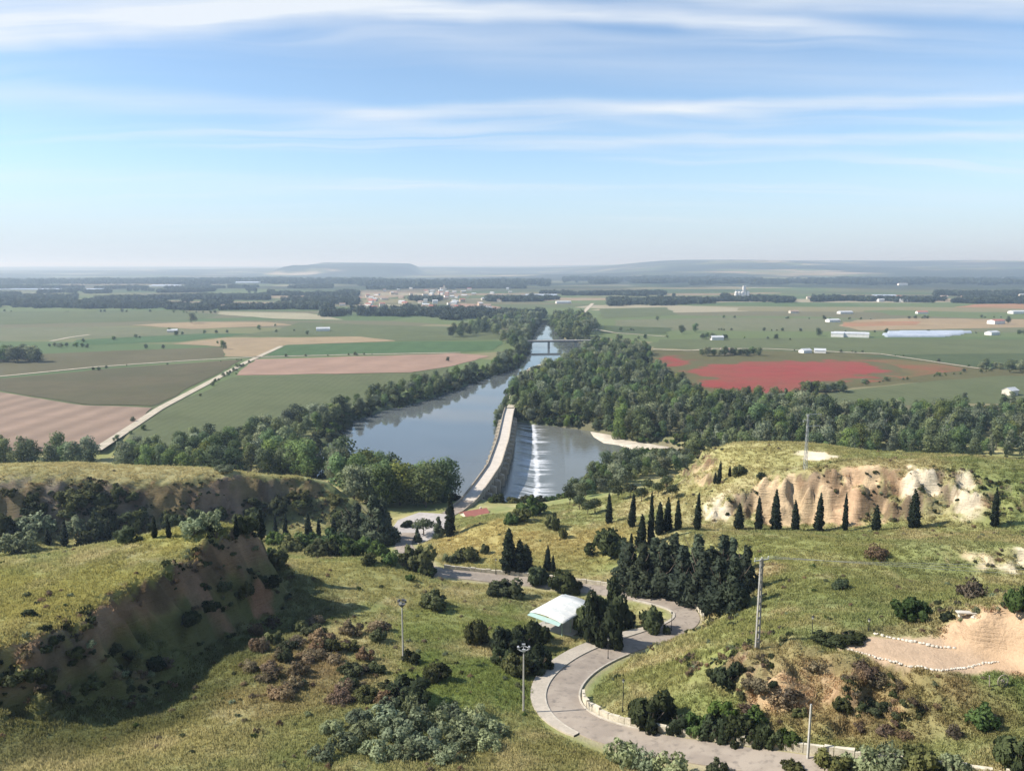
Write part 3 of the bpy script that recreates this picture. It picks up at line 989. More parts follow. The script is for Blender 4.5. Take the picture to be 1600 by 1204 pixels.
# sand bar on the far bank
sb = np.array([P(u, v, 0.2)[:2] for u, v in [(925, 674), (945, 677), (985, 683), (1050, 699), (1060, 705), (1010, 702), (985, 699), (968, 693), (945, 690), (930, 681)]])
cxy = sb.mean(0)
vs = [(x, y, -0.9) for x, y in grow_poly(sb, 2)] + [(x, y, 0.05) for x, y in sb] + [(cxy[0] + (x - cxy[0]) * .6, cxy[1] + (y - cxy[1]) * .6, 0.35) for x, y in sb] + [(*cxy, 0.42)]
k = len(sb)
fs = [(r * k + i, r * k + (i + 1) % k, (r + 1) * k + (i + 1) % k, (r + 1) * k + i) for r in (0, 1) for i in range(k)] + [(2 * k + i, 2 * k + (i + 1) % k, 3 * k) for i in range(k)]
sand_m = mat('pale_sand', None, 0.95, mottled((.60, .53, .42), (.46, .40, .31), 0.25, bmp=.05))
structure('sand_bar', MB().add(vs, fs).mesh('sand_bar', sand_m, True), 'pale sand bar on the river bank below the weir')

# ------------------------------------------------------------------ fields of the plain
def fieldmat(name, c1, c2, rows=None, rdir=0.3, c3=None, amt=.5):
    def fn(nt, b):
        co = pos(nt)
        c = nt.mix(nt.smooth(nt.noise(co, 0.012, 5.0, .6), .35, .65), c1, c2)
        c = nt.mix(nt.m('MULTIPLY', nt.smooth(nt.noise(co, 0.09, 5.0, .65), .4, .75), .45), c, c3 or tuple(x * .72 for x in c1))
        if rows:
            mp_ = nt.node('ShaderNodeMapping', {'Vector': co, 'Rotation': (0, 0, rdir), 'Scale': (1, .02, 1)}).outputs[0]
            wv_ = nt.node('ShaderNodeTexWave', {'Vector': mp_, 'Scale': rows, 'Distortion': 1.5, 'Detail': 2.0}, wave_type='BANDS')
            c = nt.mix(nt.m('MULTIPLY', wv_.outputs[1], amt), c, tuple(x * .6 for x in c2))
        if name == 'red_poppies':
            fl = nt.node('ShaderNodeAttribute', attribute_name='flowers').outputs['Fac']
            fl = nt.smooth(nt.m('ADD', fl, nt.m('MULTIPLY', nt.m('SUBTRACT', nt.noise(co, .35, 4.0, .7), .5), .9)), .18, .72)
            c = nt.mix(fl, (.135, .13, .06), c)
        # uneven growth: blotches and darker wet lines
        c = nt.mix(nt.m('MULTIPLY', nt.smooth(nt.noise(co, 0.03, 6.0, .7), .45, .72), .30), c, tuple(x * .55 for x in c1))
        c = nt.mix(1.0, c, (.80, .79, .80), 'MULTIPLY')
        nt.put(b.inputs['Base Color'], c)
        bump(nt, b, nt.noise(co, 0.8, 4.0, .7), .8, .35)
    return mat(name, None, 0.95, fn, spec=0.08)


FM = {
    'plough': fieldmat('ploughed_earth', (.40, .29, .21), (.34, .25, .18), .03, 1.05, amt=.5),
    'pinksoil': fieldmat('pink_tilled_soil', (.42, .285, .205), (.37, .25, .18), .10, 1.5, amt=.2),
    'vine': fieldmat('brown_vineyard', (.155, .135, .075), (.125, .12, .062), .18, 0.9, amt=.4),
    'vine2': fieldmat('olive_vineyard', (.165, .15, .082), (.14, .13, .065), .16, 0.5, amt=.35),
    'crop': fieldmat('green_crop', (.135, .160, .075), (.150, .170, .082), .06, 0.45, amt=.22),
    'bright': fieldmat('bright_green_crop', (.090, .155, .062), (.100, .165, .068), .07, 1.4, amt=.2),
    'mid': fieldmat('mid_green_crop', (.145, .168, .078), (.125, .150, .07)),
    'tan': fieldmat('tan_stubble', (.40, .305, .18), (.35, .27, .16)),
    'straw': fieldmat('pale_straw', (.42, .39, .25), (.37, .34, .22)),
    'poppy': fieldmat('red_poppies', (.33, .070, .060), (.28, .09, .062), c3=(.20, .10, .055)),
    'poppythin': fieldmat('thin_poppies', (.17, .15, .065), (.30, .095, .06), c3=(.15, .145, .06)),
    'dolive': fieldmat('dark_olive_field', (.13, .125, .055), (.15, .14, .065)),
    'dgreen': fieldmat('dark_green_crop', (.085, .115, .052), (.10, .128, .058)),
    'pale': fieldmat('pale_green_crop', (.19, .195, .11), (.175, .19, .10)),
    'orange': fieldmat('orange_soil', (.42, .22, .13), (.34, .23, .12)),
    'white': fieldmat('white_crop_sheeting', (.62, .64, .64), (.55, .58, .6)),
}
FIELDS = [  # (material, pixel outline)
    ('dolive', 'broad olive vineyard plain', [(940, 548), (1110, 545), (1370, 553), (1600, 575), (1800, 590), (1800, 612), (1560, 588), (1330, 606), (1260, 630), (1040, 600)]),
    ('pale', 'pale green crop strip beyond the poppies', [(960, 500), (1120, 496), (1330, 498), (1600, 508), (1800, 512), (1800, 520), (1340, 518), (960, 515)]),
    ('mid', 'wide green crop below the white farm', [(1030, 530), (1230, 528), (1600, 530), (1800, 534), (1800, 552), (1370, 553), (1110, 545), (1020, 544)]),
    ('dgreen', 'dark green crop beside the poppy field', [(1330, 555), (1620, 552), (1800, 555), (1800, 578), (1620, 578), (1530, 574), (1450, 564)]),
    ('crop', 'green meadow behind the riverside wood', [(1300, 612), (1450, 596), (1560, 587), (1800, 592), (1800, 634), (1480, 630), (1330, 636), (1285, 626)]),
    ('poppythin', 'olive field flecked with red poppies', [(1320, 563), (1400, 562), (1470, 568), (1515, 577), (1440, 588), (1340, 600), (1300, 606)]),
    ('poppy', 'bright red poppy field', [(1075, 577), (1100, 570), (1165, 565), (1250, 563), (1325, 563), (1360, 568), (1395, 577), (1380, 587), (1330, 598), (1270, 607), (1225, 614), (1150, 618), (1095, 600)]),
    ('poppy', 'small red poppy patch at the wood edge', [(1030, 557), (1055, 556), (1078, 563), (1062, 574), (1035, 572)]),
    ('tan', 'tan strip with reddish soil in the green plain', [(1340, 500), (1420, 497), (1600, 499), (1800, 500), (1800, 508), (1520, 513), (1345, 516), (1310, 508)]),
    ('orange', 'reddish soil strip before the greenhouses', [(1315, 503), (1440, 502), (1430, 508), (1320, 510)]),
    ('orange', 'orange soil field before the far hamlet', [(1490, 480), (1530, 475), (1800, 472), (1800, 481), (1600, 482)]),
    ('mid', 'green strip beside the white lane', [(935, 482), (1040, 480), (1060, 492), (940, 498)]),
    ('dgreen', 'dark green strip on the river side', [(930, 508), (1050, 512), (1040, 522), (935, 520)]),
    ('mid', 'green field beyond the parcels', [(-200, 487), (280, 485), (350, 492), (300, 500), (-200, 512)]),
    ('pale', 'pale green field by the tree clumps', [(-200, 513), (200, 511), (330, 516), (300, 523), (60, 531), (-200, 538)]),
    ('bright', 'grassy strip below the pale field', [(120, 531), (320, 521), (420, 521), (330, 528), (280, 534), (110, 540)]),
    ('straw', 'pale straw field before the wood', [(345, 487), (480, 489), (520, 496), (540, 500), (430, 498), (340, 491)]),
    ('tan', 'tan field with pale rim', [(205, 508), (300, 503), (420, 503), (460, 508), (300, 514)]),
    ('mid', 'long green field towards the river', [(470, 503), (560, 507), (770, 512), (792, 530), (620, 533), (560, 526), (360, 525), (430, 516)]),
    ('vine2', 'brown vineyard above the track', [(-200, 600), (-200, 575), (60, 553), (240, 546), (352, 542), (352, 558), (200, 570), (0, 588)]),
    ('tan', 'tan stubble field beside the lone round tree', [(270, 537), (350, 528), (560, 526), (622, 533), (445, 539), (415, 553), (400, 557), (352, 557), (352, 542)]),
    ('bright', 'bright green crop field', [(447, 539), (620, 534), (788, 533), (772, 547), (700, 551), (412, 557)]),
    ('vine', 'dark brown vineyard between two tracks', [(-70, 598), (0, 592), (200, 574), (380, 562), (300, 603), (244, 634), (130, 632), (0, 611)]),
    ('pinksoil', 'pink tilled field', [(398, 562), (715, 552), (770, 556), (700, 573), (640, 582), (368, 587)]),
    ('plough', 'pinkish ploughed field with dark streaks', [(-250, 604), (-70, 601), (0, 613), (130, 634), (242, 637), (200, 665), (160, 700), (-250, 720)]),
    ('crop', 'sloping green crop field beside the river trees', [(366, 589), (640, 583), (700, 574), (690, 590), (640, 605), (540, 640), (420, 690), (180, 712), (210, 672), (262, 640)]),
    ('pinksoil', 'bare pink ground beside the far village', [(690, 482), (720, 474), (760, 476), (800, 484), (780, 488), (700, 487)]),
    ('straw', 'pale ground round the far village', [(600, 476), (680, 478), (700, 484), (640, 484)]),
]
for i, (mk, lab, pix) in enumerate(FIELDS):
    pts = np.array([P(u, v, 5.0)[:2] for u, v in pix])
    rn = random.Random(i)
    # plough edges are never quite straight
    fine_ = resample(np.vstack([pts, pts[:1]]), max(6.0, .012 * pts[:, 1].mean()))[:-1]
    wob = .0016 * fine_[:, 1:2] + 1.0
    fine_ = fine_ + np.stack([fbm(fine_[:, 0], fine_[:, 1], 30, 2, 5 + i) - .5, fbm(fine_[:, 0], fine_[:, 1], 30, 2, 60 + i) - .5], 1) * wob * 3.2
    pts = fine_ if mk != 'poppy' else pts
    if pts[:, 1].max() > 3600:
        pts[:, 1] = np.minimum(pts[:, 1], 3600)
    z = 5.05 + 0.012 * i
    if mk == 'poppy':      # flowers thin out towards the edges of the plot
        gxs = np.arange(pts[:, 0].min() - 14, pts[:, 0].max() + 18, 3.0); gys = np.arange(pts[:, 1].min() - 14, pts[:, 1].max() + 18, 3.0)
        QX, QY = np.meshgrid(gxs, gys)
        den_ = sstep(-10, 26, poly_sd(pts, QX, QY) + (fbm(QX, QY, 22, 4, 55) - .5) * 44)
        q_i = np.arange(QX.size).reshape(QX.shape)
        fq = np.stack([q_i[:-1, :-1], q_i[:-1, 1:], q_i[1:, 1:], q_i[1:, :-1]], -1).reshape(-1, 4)
        used = den_.ravel()[fq].max(1) > .02
        fq = fq[used]; ids, inv = np.unique(fq, return_inverse=True)
        structure('field', np_mesh('field', np.stack([QX.ravel()[ids], QY.ravel()[ids], np.full(len(ids), z)], 1), inv.reshape(-1, 4), FM[mk],
                                   attrs={'flowers': ('POINT', 'FLOAT', den_.ravel()[ids].astype(np.float32))}), lab)
        continue
    o = structure('field', MB().add([(x, y, z) for x, y in pts], [tuple(range(len(pts)))]).mesh('field', FM[mk]), lab)


def strip(line, w, z_off=0.0, zfun=None, cross=None):
    """ribbon along a line; cross gives (offset, dz) pairs"""
    line = np.asarray(line, float)
    t = np.gradient(line[:, :2], axis=0); t /= np.linalg.norm(t, axis=1)[:, None] + 1e-9
    nr = np.stack([t[:, 1], -t[:, 0]], 1)
    cross = cross or [(-w / 2, 0), (w / 2, 0)]
    V = []
    for i, p in enumerate(line):
        for o_, dz in cross:
            x, y = p[0] + nr[i, 0] * o_, p[1] + nr[i, 1] * o_
            z = (zfun(x, y) if zfun else p[2]) + z_off + dz
            V.append((x, y, float(z)))
    k_ = len(cross)
    Fc = [(i * k_ + j, i * k_ + j + 1, (i + 1) * k_ + j + 1, (i + 1) * k_ + j) for i in range(len(line) - 1) for j in range(k_ - 1)]
    return MB().add(V, Fc)


track_m = mat('pale_gravel_track', None, .95, mottled((.50, .43, .33), (.40, .35, .26), .15, (.3, .28, .18)))
for lab, w, pix in [
    ('pale farm track between the brown vineyards', 5.0, [(-200, 601), (0, 588.5), (150, 573.5), (300, 563), (400, 558), (560, 554), (720, 551)]),
    ('pale farm track climbing beside the green crop field', 6.0, [(150, 704), (205, 668), (250, 638), (330, 596), (385, 566), (405, 557), (440, 541)]),
    ('pale farm track across the dark olive field', 4.0, [(1375, 553), (1450, 564), (1530, 576)]),
    ('white path beside the dark thicket', 4.5, [(1243, 611), (1255, 618), (1285, 628)]),
    ('white lane rising towards the village', 9.0, [(906, 494), (915, 485), (926, 474)]),
    ('pale track among the green parcels', 6.0, [(80, 533), (110, 527), (140, 523)]),
    ('pale track to the white farm', 6.0, [(1020, 546), (1080, 548), (1110, 545), (1200, 545), (1330, 551), (1375, 553)]),
    ('pale lane beside the river wood', 5.0, [(928, 514), (960, 520), (1040, 526)]),
]:
    ln = resample(np.array([P(u, v, 5) for u, v in pix]), 12)
    ln[:, 2] = 5.46
    structure('track', strip(ln, w).mesh('track', track_m), lab)

# ------------------------------------------------------------------ road with kerb, pavement and stone parapet wall
asph_m = mat('grey_concrete_road', None, .9, mottled((.27, .225, .18), (.35, .295, .235), .22, (.20, .17, .14), .02))
pave_m = mat('pale_pavement', None, .9, mottled((.47, .41, .33), (.40, .35, .28), .5, (.34, .30, .24), .02))
kerb_m = mat('kerb_stone', None, .85, mottled((.50, .45, .37), (.40, .36, .29), .9))
rc = smooth_line(resample(np.concatenate([road_c[:], road_end[None]]), 1.2), 6)
rt = np.gradient(rc[:, :2], axis=0); rt /= np.linalg.norm(rt, axis=1)[:, None]
rn_ = np.stack([rt[:, 1], -rt[:, 0]], 1)         # right-hand side of travel (towards the camera)
structure('road', strip(rc, 6, 0.0, None, [(-2.75, -.35), (-2.65, 0), (-1, .03), (1, .03), (2.65, 0), (2.75, -.35)]).mesh('road', asph_m), 'pale concrete road winding down the hillside')


def road_at(u, v):
    p = G(u, v)
    return int(np.argmin((rc[:, 0] - p[0]) ** 2 + (rc[:, 1] - p[1]) ** 2))


i0, i1 = road_at(1080, 960), len(rc) - 1
lo_i, hi_i = road_at(1040, 990), road_at(930, 1140)
seg = rc[lo_i:hi_i]
wv_ = 3.4 + 1.9 * np.sin(np.linspace(0, math.pi, len(seg))) ** .7
tmp = []
for k_, (p, nrm) in enumerate(zip(seg, rn_[lo_i:hi_i])):
    tmp.append((p, nrm, wv_[k_]))
V, Fq = [], []
for p, nrm, w_ in tmp:
    for o_, dz in ((2.8, .14), (2.8 + w_ - 2.5, .15), (2.8 + w_ - 2.45, -.5)):
        V.append((p[0] + nrm[0] * o_, p[1] + nrm[1] * o_, p[2] + dz))
for i in range(len(tmp) - 1):
    for j in range(2):
        a = i * 3 + j
        Fq.append((a, a + 1, a + 4, a + 3))
structure('pavement', MB().add(V, Fq).mesh('pavement', pave_m), 'pale pavement round the outside of the road bend')
structure('kerb', strip(seg, 1, 0, None, [(2.6, -.2), (2.6, .16), (2.84, .16), (2.84, -.1)]).mesh('kerb', kerb_m), 'grey kerb between road and pavement')
kin = rc[road_at(960, 1012):road_at(1000, 1158)]
structure('inner_kerb', strip(kin, 1, 0, None, [(-2.9, -.2), (-2.9, .14), (-2.62, .14), (-2.62, -.2)]).mesh('inner_kerb', kerb_m), 'pale kerb along the inside of the road bend')
kin2 = rc[road_at(1000, 932):road_at(1045, 988)]
structure('inner_kerb', strip(kin2, 1, 0, None, [(2.55, -.2), (2.55, .14), (3.05, .14), (3.05, -.2)]).mesh('inner_kerb', kerb_m), 'pale kerb inside the upper road bend')

wall_m = mat('pale_limestone', None, .92, mottled((.60, .54, .42), (.46, .41, .31), .8, (.34, .30, .22), .06))


def stone_wall(name, label, a, b, side, off, h, seed, ragged=.25):
    """low rubble wall beside the road: uneven blocks, each a piece of its own height and setback"""
    root = thing(name, label, 'wall', (0, 0, 0))
    r = random.Random(seed)
    i = a
    while i < b - 1:
        st_ = r.choice((1, 1, 2))
        j = min(i + st_, b - 1)
        p0, p1 = rc[i], rc[j]
        n0, n1 = rn_[i] * side, rn_[j] * side
        o0 = off + r.uniform(-.07, .07); th = .45 + r.uniform(-.05, .08)
        hh = h * r.uniform(1 - ragged, 1 + ragged)
        e = (p1 - p0); L = np.linalg.norm(e[:2]); e2 = e[:2] / (L + 1e-9) * .04
        A_ = p0[:2] + n0 * o0 + e2; B_ = p1[:2] + n1 * o0 - e2; C_ = p1[:2] + n1 * (o0 + th) - e2; D_ = p0[:2] + n0 * (o0 + th) + e2
        dz = [r.uniform(-.06, .06) for _ in range(4)]
        V_ = [(*A_, p0[2] - .5), (*B_, p1[2] - .5), (*C_, p1[2] - .5), (*D_, p0[2] - .5),
              (*A_, p0[2] + hh + dz[0]), (*B_, p1[2] + hh + dz[1]), (*C_, p1[2] + hh + dz[2]), (*D_, p0[2] + hh + dz[3])]
        m_ = MB().add(V_, [(3, 2, 1, 0), (4, 5, 6, 7), (0, 1, 5, 4), (1, 2, 6, 5), (2, 3, 7, 6), (3, 0, 4, 7)])
        m_.build('stone', wall_m, root)
        i = j
    return root


stone_wall('roadside_wall', 'low pale rubble wall along the uphill side of the lower road', road_at(905, 1088), len(rc) - 4, -1, 3.15, .95, 3)
stone_wall('roadside_wall', 'long pale stone wall round the outside of the upper road bend', road_at(690, 893), road_at(1083, 972), -1, 3.0, .8, 5, .12)

# car park
cp_m = mat('pale_car_park', None, .9, mottled((.47, .43, .40), (.40, .37, .34), .12, (.34, .31, .29), .01))
structure('car_park', MB().add([(x, y, 9.43) for x, y in CARPARK[:, :2]], [tuple(range(len(CARPARK)))]).mesh('car_park', cp_m), 'pale paved car park by the bridge ramp')
ramp = smooth_line(resample(np.array([(*CARPARK[3, :2], 9.47), (-21.5, 280, 9.2), (-17.0, 293.0, 9.1)]), 2), 4)
structure('bridge_ramp', strip(ramp, 5.6, 0.05, None, [(-3.2, -1.5), (-2.8, .02), (2.8, .02), (3.2, -1.5)]).mesh('bridge_ramp', asph_m), 'grey ramp from the car park to the stone bridge')
far_track = smooth_line(resample(np.array([(*bc[-1, :2], 8.2), (2.0, 540, 6.6), (0.5, 585, 6.2), (6, 640, 6.1), (18, 720, 6.1), (40, 770, 6.1)]), 4), 6)
structure('track', strip(far_track, 5.0, 0.3, None, [(-3.4, -2.5), (-2.3, 0), (2.3, 0), (3.4, -2.5)]).mesh('track', track_m), 'pale dirt track leaving the far end of the stone bridge')

# ------------------------------------------------------------------ old stone bridge
stone_m = mat('bridge_masonry', None, .9, mottled((.42, .36, .27), (.30, .26, .20), .35, (.2, .175, .14), .08))
deck_m = mat('bridge_deck', None, .9, mottled((.58, .52, .44), (.50, .45, .38), .3, (.42, .38, .32), .02))
bridge = thing('stone_bridge', 'long old stone arch bridge with pale deck crossing above the weir', 'bridge', (0, 0, 0))
bb = smooth_line(resample(BR_C, 1.0), 12)
bbt = np.gradient(bb[:, :2], axis=0); bbt /= np.linalg.norm(bbt, axis=1)[:, None]
bbn = np.stack([bbt[:, 1], -bbt[:, 0]], 1)
HW = 3.0


def bp(s, off, z):
    i = min(max(s, 0), len(bb) - 1.001); a = int(i); f = i - a
    c_ = bb[a] * (1 - f) + bb[a + 1] * f; n_ = bbn[a] * (1 - f) + bbn[a + 1] * f
    return (c_[0] + n_[0] * off, c_[1] + n_[1] * off, z if z is not None else c_[2])


def deckz(s):
    return bp(s, 0, None)[2]


NB = len(bb) - 1
m_ = MB()
V, Fq = [], []
for s in range(NB + 1):
    for o_ in (-HW + .05, HW - .05):
        V.append(bp(s, o_, deckz(s)))
    for o_ in (-HW + .05, HW - .05):
        V.append(bp(s, o_, deckz(s) - .45))
for s in range(NB):
    a = s * 4
    Fq += [(a, a + 1, a + 5, a + 4), (a + 2, a + 6, a + 7, a + 3)]
m_.add(V, Fq).build('deck', deck_m, bridge)
for side in (-1, 1):
    V, Fq = [], []
    for s in range(NB + 1):
        z = deckz(s)
        for o_, dz in ((HW - .1, -.5), (HW - .1, .95), (HW + .32, .95), (HW + .32, -.5)):
            V.append(bp(s, side * o_, z + dz))
    for s in range(NB):
        a = s * 4
        for j in range(4):
            Fq.append((a + j, a + (j + 1) % 4, a + 4 + (j + 1) % 4, a + 4 + j))
    MB().add(V, Fq).build('parapet', stone_m, bridge)
s0, s1, NSP = 24, 196, 17
span = (s1 - s0) / NSP
PW = 3.0
zsp = 2.6
for i in range(NSP):
    a, b = s0 + i * span + PW / 2, s0 + (i + 1) * span - PW / 2
    V, Fq = [], []
    K = 12
    rise = 4.2
    for k in range(K + 1):
        th = math.pi * k / K
        s = (a + b) / 2 - (b - a) / 2 * math.cos(th)
        za = zsp + rise * math.sin(th)
        zt = deckz(s) - .42
        V += [bp(s, -HW, za), bp(s, -HW, zt), bp(s, HW, zt), bp(s, HW, za)]
    for k in range(K):
        q_ = k * 4
        Fq += [(q_, q_ + 4, q_ + 5, q_ + 1), (q_ + 2, q_ + 6, q_ + 7, q_ + 3), (q_ + 3, q_ + 7, q_ + 4, q_)]
    MB().add(V, Fq).build('arch', stone_m, bridge)
for i in range(NSP + 1):
    c_ = s0 + i * span
    h_ = PW / 2
    if i in (0, NSP):
        h_ = 4.0
    zt = deckz(c_) - .42
    quad = [(c_ - h_, -HW), (c_ + h_, -HW), (c_ + h_, HW), (c_ - h_, HW)]
    pm = MB().add([bp(s, o_, -3.5) for s, o_ in quad] + [bp(s, o_, zt) for s, o_ in quad],
                  [(0, 1, 5, 4), (1, 2, 6, 5), (2, 3, 7, 6), (3, 0, 4, 7), (4, 5, 6, 7)])
    pier = pm.build('pier', stone_m, bridge)
    for side in (-1, 1):     # cutwaters: pointed upstream, blunt downstream
        tip = HW + (3.2 if side < 0 else 2.6)
        hh = 5.4 if side < 0 else 6.6
        hb = h_ * .98 if h_ < 3 else 1.5
        pl = [(c_ - hb, side * HW), (c_ + hb, side * HW), (c_ + (0 if side < 0 else hb * .7), side * tip)] + ([(c_ - hb * .7, side * tip)] if side > 0 else [])
        k = len(pl)
        V = [bp(s, o_, -3.5) for s, o_ in pl] + [bp(s, o_, hh) for s, o_ in pl] + [bp(c_, side * (HW + .05), hh + 1.3)]
        Fq = [(j, (j + 1) % k, k + (j + 1) % k, k + j) for j in range(k)] + [(k + j, k + (j + 1) % k, 2 * k) for j in range(k)]
        MB().add(V, Fq).build('cutwater', stone_m, pier)

# ------------------------------------------------------------------ far girder bridge
steel_m = mat('dark_steel', None, .6, mottled((.075, .08, .085), (.11, .11, .11), .2))
conc_m = mat('weathered_concrete', None, .9, mottled((.40, .38, .34), (.30, .285, .255), .9, (.22, .21, .19), .02))
fb = thing('road_bridge', 'dark straight girder bridge over the river far beyond the weir', 'bridge', (0, 0, 0))
fa, fe = np.array([13.0, 948.0]), np.array([112.0, 957.0])
fd = (fe - fa) / np.linalg.norm(fe - fa); frz = math.atan2(fd[1], fd[0]); fc = (fa + fe) / 2; fl = np.linalg.norm(fe - fa)
MB().box((*fc, 10.6), (fl + 8, 7.0, .5), frz).build('deck', conc_m, fb)
for s_ in (-1, 1):
    nn_ = np.array([-fd[1], fd[0]]) * 3.2 * s_
    MB().box((*(fc + nn_), 9.7), (fl + 6, .4, 1.9), frz).build('girder', steel_m, fb)
    MB().box((*(fc + nn_ * 1.08), 11.75), (fl + 6, .08, .12), frz).build('handrail', steel_m, fb)
    for t_ in np.arange(-fl / 2, fl / 2, 8):
        MB().box((*(fc + nn_ * 1.08 + fd * t_), 11.3), (.1, .1, .9), frz).build('railing_post', steel_m, fb)
for t_ in (-.5, -.17, .17, .5):
    MB().box((*(fc + fd * fl * t_), 3.0), (2.4, 5.2, 13.0), frz, .9).build('pier', conc_m, fb)

# ------------------------------------------------------------------ pavilion
white_m = mat('white_roof_sheet', None, .55, mottled((.64, .64, .60), (.55, .56, .53), .5, (.46, .46, .43)))
teal_m = mat('pale_green_steel', None, .5, mottled((.33, .47, .42), (.38, .50, .45), 1.2))
slab_m = mat('pavilion_floor', None, .9, mottled((.45, .42, .36), (.36, .33, .29), .7))
pv = G(872, 988)
PZ = float(pv[2])
prz = math.radians(50)
pav = thing('pavilion', 'open shelter with white vaulted roof and pale green steel frame', 'pavilion', (pv[0] + 1.0, pv[1] + 3.0, PZ), prz)
PL, PD, PH = 10.5, 7.6, 3.5
MB().box((0, 0, -.25), (PL + 1, PD + 1, .7)).build('floor_slab', slab_m, pav)
for sx_ in (-1, -.33, .33, 1):
    for sy_ in (-1, 1):
        MB().tube([(sx_ * PL * .42, sy_ * PD * .42, 0), (sx_ * PL * .42, sy_ * PD * .42, PH)], .09, 8).build('post', teal_m, pav)
for sy_ in (-1, 1):
    MB().box((0, sy_ * PD * .5, PH + .14), (PL + .4, .16, .34)).build('eaves_beam', teal_m, pav)
for sx_ in (-1, 1):
    MB().box((sx_ * (PL * .5 + .1), 0, PH + .14), (.16, PD, .34)).build('end_beam', teal_m, pav)
V, Fq = [], []
K, NR = 12, 5
for j in range(NR + 1):
    x = -PL / 2 - .35 + (PL + .7) * j / NR
    for k in range(K + 1):
        yy = -PD / 2 - .35 + (PD + .7) * k / K
        V.append((x, yy, PH + .34 + .5 * math.cos(math.pi * (k / K - .5)) ** .9))
for j in range(NR):
    for k in range(K):
        a = j * (K + 1) + k
        Fq.append((a, a + K + 1, a + K + 2, a + 1))
rf = MB().add(V, Fq).build('roof', white_m, pav, smooth=True)
md = rf.modifiers.new('thick', 'SOLIDIFY'); md.thickness = .08
for j in range(6):   # standing seams of the roof sheets
    x = -PL / 2 + PL * j / 5
    MB().tube([(x, -PD / 2 - .3 + (PD + .6) * k / K, PH + .36 + .5 * max(0, math.cos(math.pi * ((-.0 + k / K) - .5))) ** .9) for k in range(K + 1)], .035, 4).build('seam', white_m, rf)
for sx_ in (-1, 1):   # pale sloping end canopies
    V = [(sx_ * (PL / 2 + .2), -PD / 2, PH + .36), (sx_ * (PL / 2 + .2), PD / 2, PH + .36), (sx_ * (PL / 2 + 1.3), PD / 2 + .2, PH + .12), (sx_ * (PL / 2 + 1.3), -PD / 2 - .2, PH + .12)]
    o = MB().add(V + [(x, y, z - .07) for x, y, z in V], [(0, 1, 2, 3), (7, 6, 5, 4), (0, 3, 7, 4), (1, 0, 4, 5), (2, 1, 5, 6), (3, 2, 6, 7)]).build('end_canopy', teal_m, pav)
bench_m = mat('bench_wood', None, .8, mottled((.2, .14, .09), (.26, .19, .12), 2))

# ------------------------------------------------------------------ posts, lamps and wires
galv_m = mat('galvanised_steel', None, .55, mottled((.42, .43, .43), (.34, .35, .35), .8), metal=.2)
polec_m = mat('pale_concrete_pole', None, .9, mottled((.50, .48, .43), (.42, .40, .36), 1.5, (.33, .31, .28)))
black_m = mat('black_iron', None, .5, mottled((.02, .02, .022), (.035, .035, .035), 3))
glass_m = mat('lamp_glass', (.55, .55, .5), .2)


def post_h(u, v0, v1):
    b_ = G(u, v1)
    return b_, (v1 - v0) / pxscale(*b_) / math.cos(PITCH) * 1.0


def floodlight(u, v0, v1, label, heads):
    b_, h_ = post_h(u, v0, v1)
    t = thing('floodlight_mast', label, 'lamp post', b_)
    MB().tube([(0, 0, -.6), (0, 0, h_ * .5), (0, 0, h_)], [.17, .14, .10], 10).build('mast', polec_m, t)
    if heads == 'ring':
        pl = MB()
        ring = [(.75 * math.cos(2 * math.pi * k / 16), .75 * math.sin(2 * math.pi * k / 16), h_ + .35) for k in range(17)]
        pl.tube(ring, .05, 6)
        for k in range(4):
            pl.bar((0, 0, h_ - .1), ring[k * 4], .06)
        pl.build('ring_bracket', galv_m, t)
        spots = [(.75, 0), (0, .75), (-.75, 0), (0, -.75)]
    else:
        MB().tube([(0, 0, h_ - .5), (0, 0, h_ - .05), (0, 0, h_ + .1)], [.12, .55, .62], 12).build('platform', steel_m, t)
        spots = [(.55, .1), (-.5, .3), (-.1, -.55), (.1, .5)]
    for x, y in spots:
        a = math.atan2(y, x)
        hd = MB().box((x * 1.1, y * 1.1, h_ + .52), (.26, .52, .40), a).build('lamp_head', galv_m if heads == 'ring' else steel_m, t)
        MB().box((x * 1.1 + .14 * math.cos(a), y * 1.1 + .14 * math.sin(a), h_ + .52), (.03, .44, .32), a).build('lens', glass_m, hd)
    return t


floodlight(630, 940, 1031, 'pale tall floodlight mast with dark flared head on the grassy slope', 'flare')
floodlight(818, 1012, 1112, 'slim pale floodlight mast with open ring head beside the road bend', 'ring')
b_, h_ = post_h(1262, 1095, 1186)
t = thing('concrete_post', 'plain pale concrete post beside the lower roadside wall', 'post', b_)
MB().box((0, 0, h_ / 2 - .3), (.26, .26, h_ + .6), .3, .75).build('shaft', polec_m, t)
MB().box((0, 0, h_ + .04), (.16, .16, .1), .3).build('cap', galv_m, t)

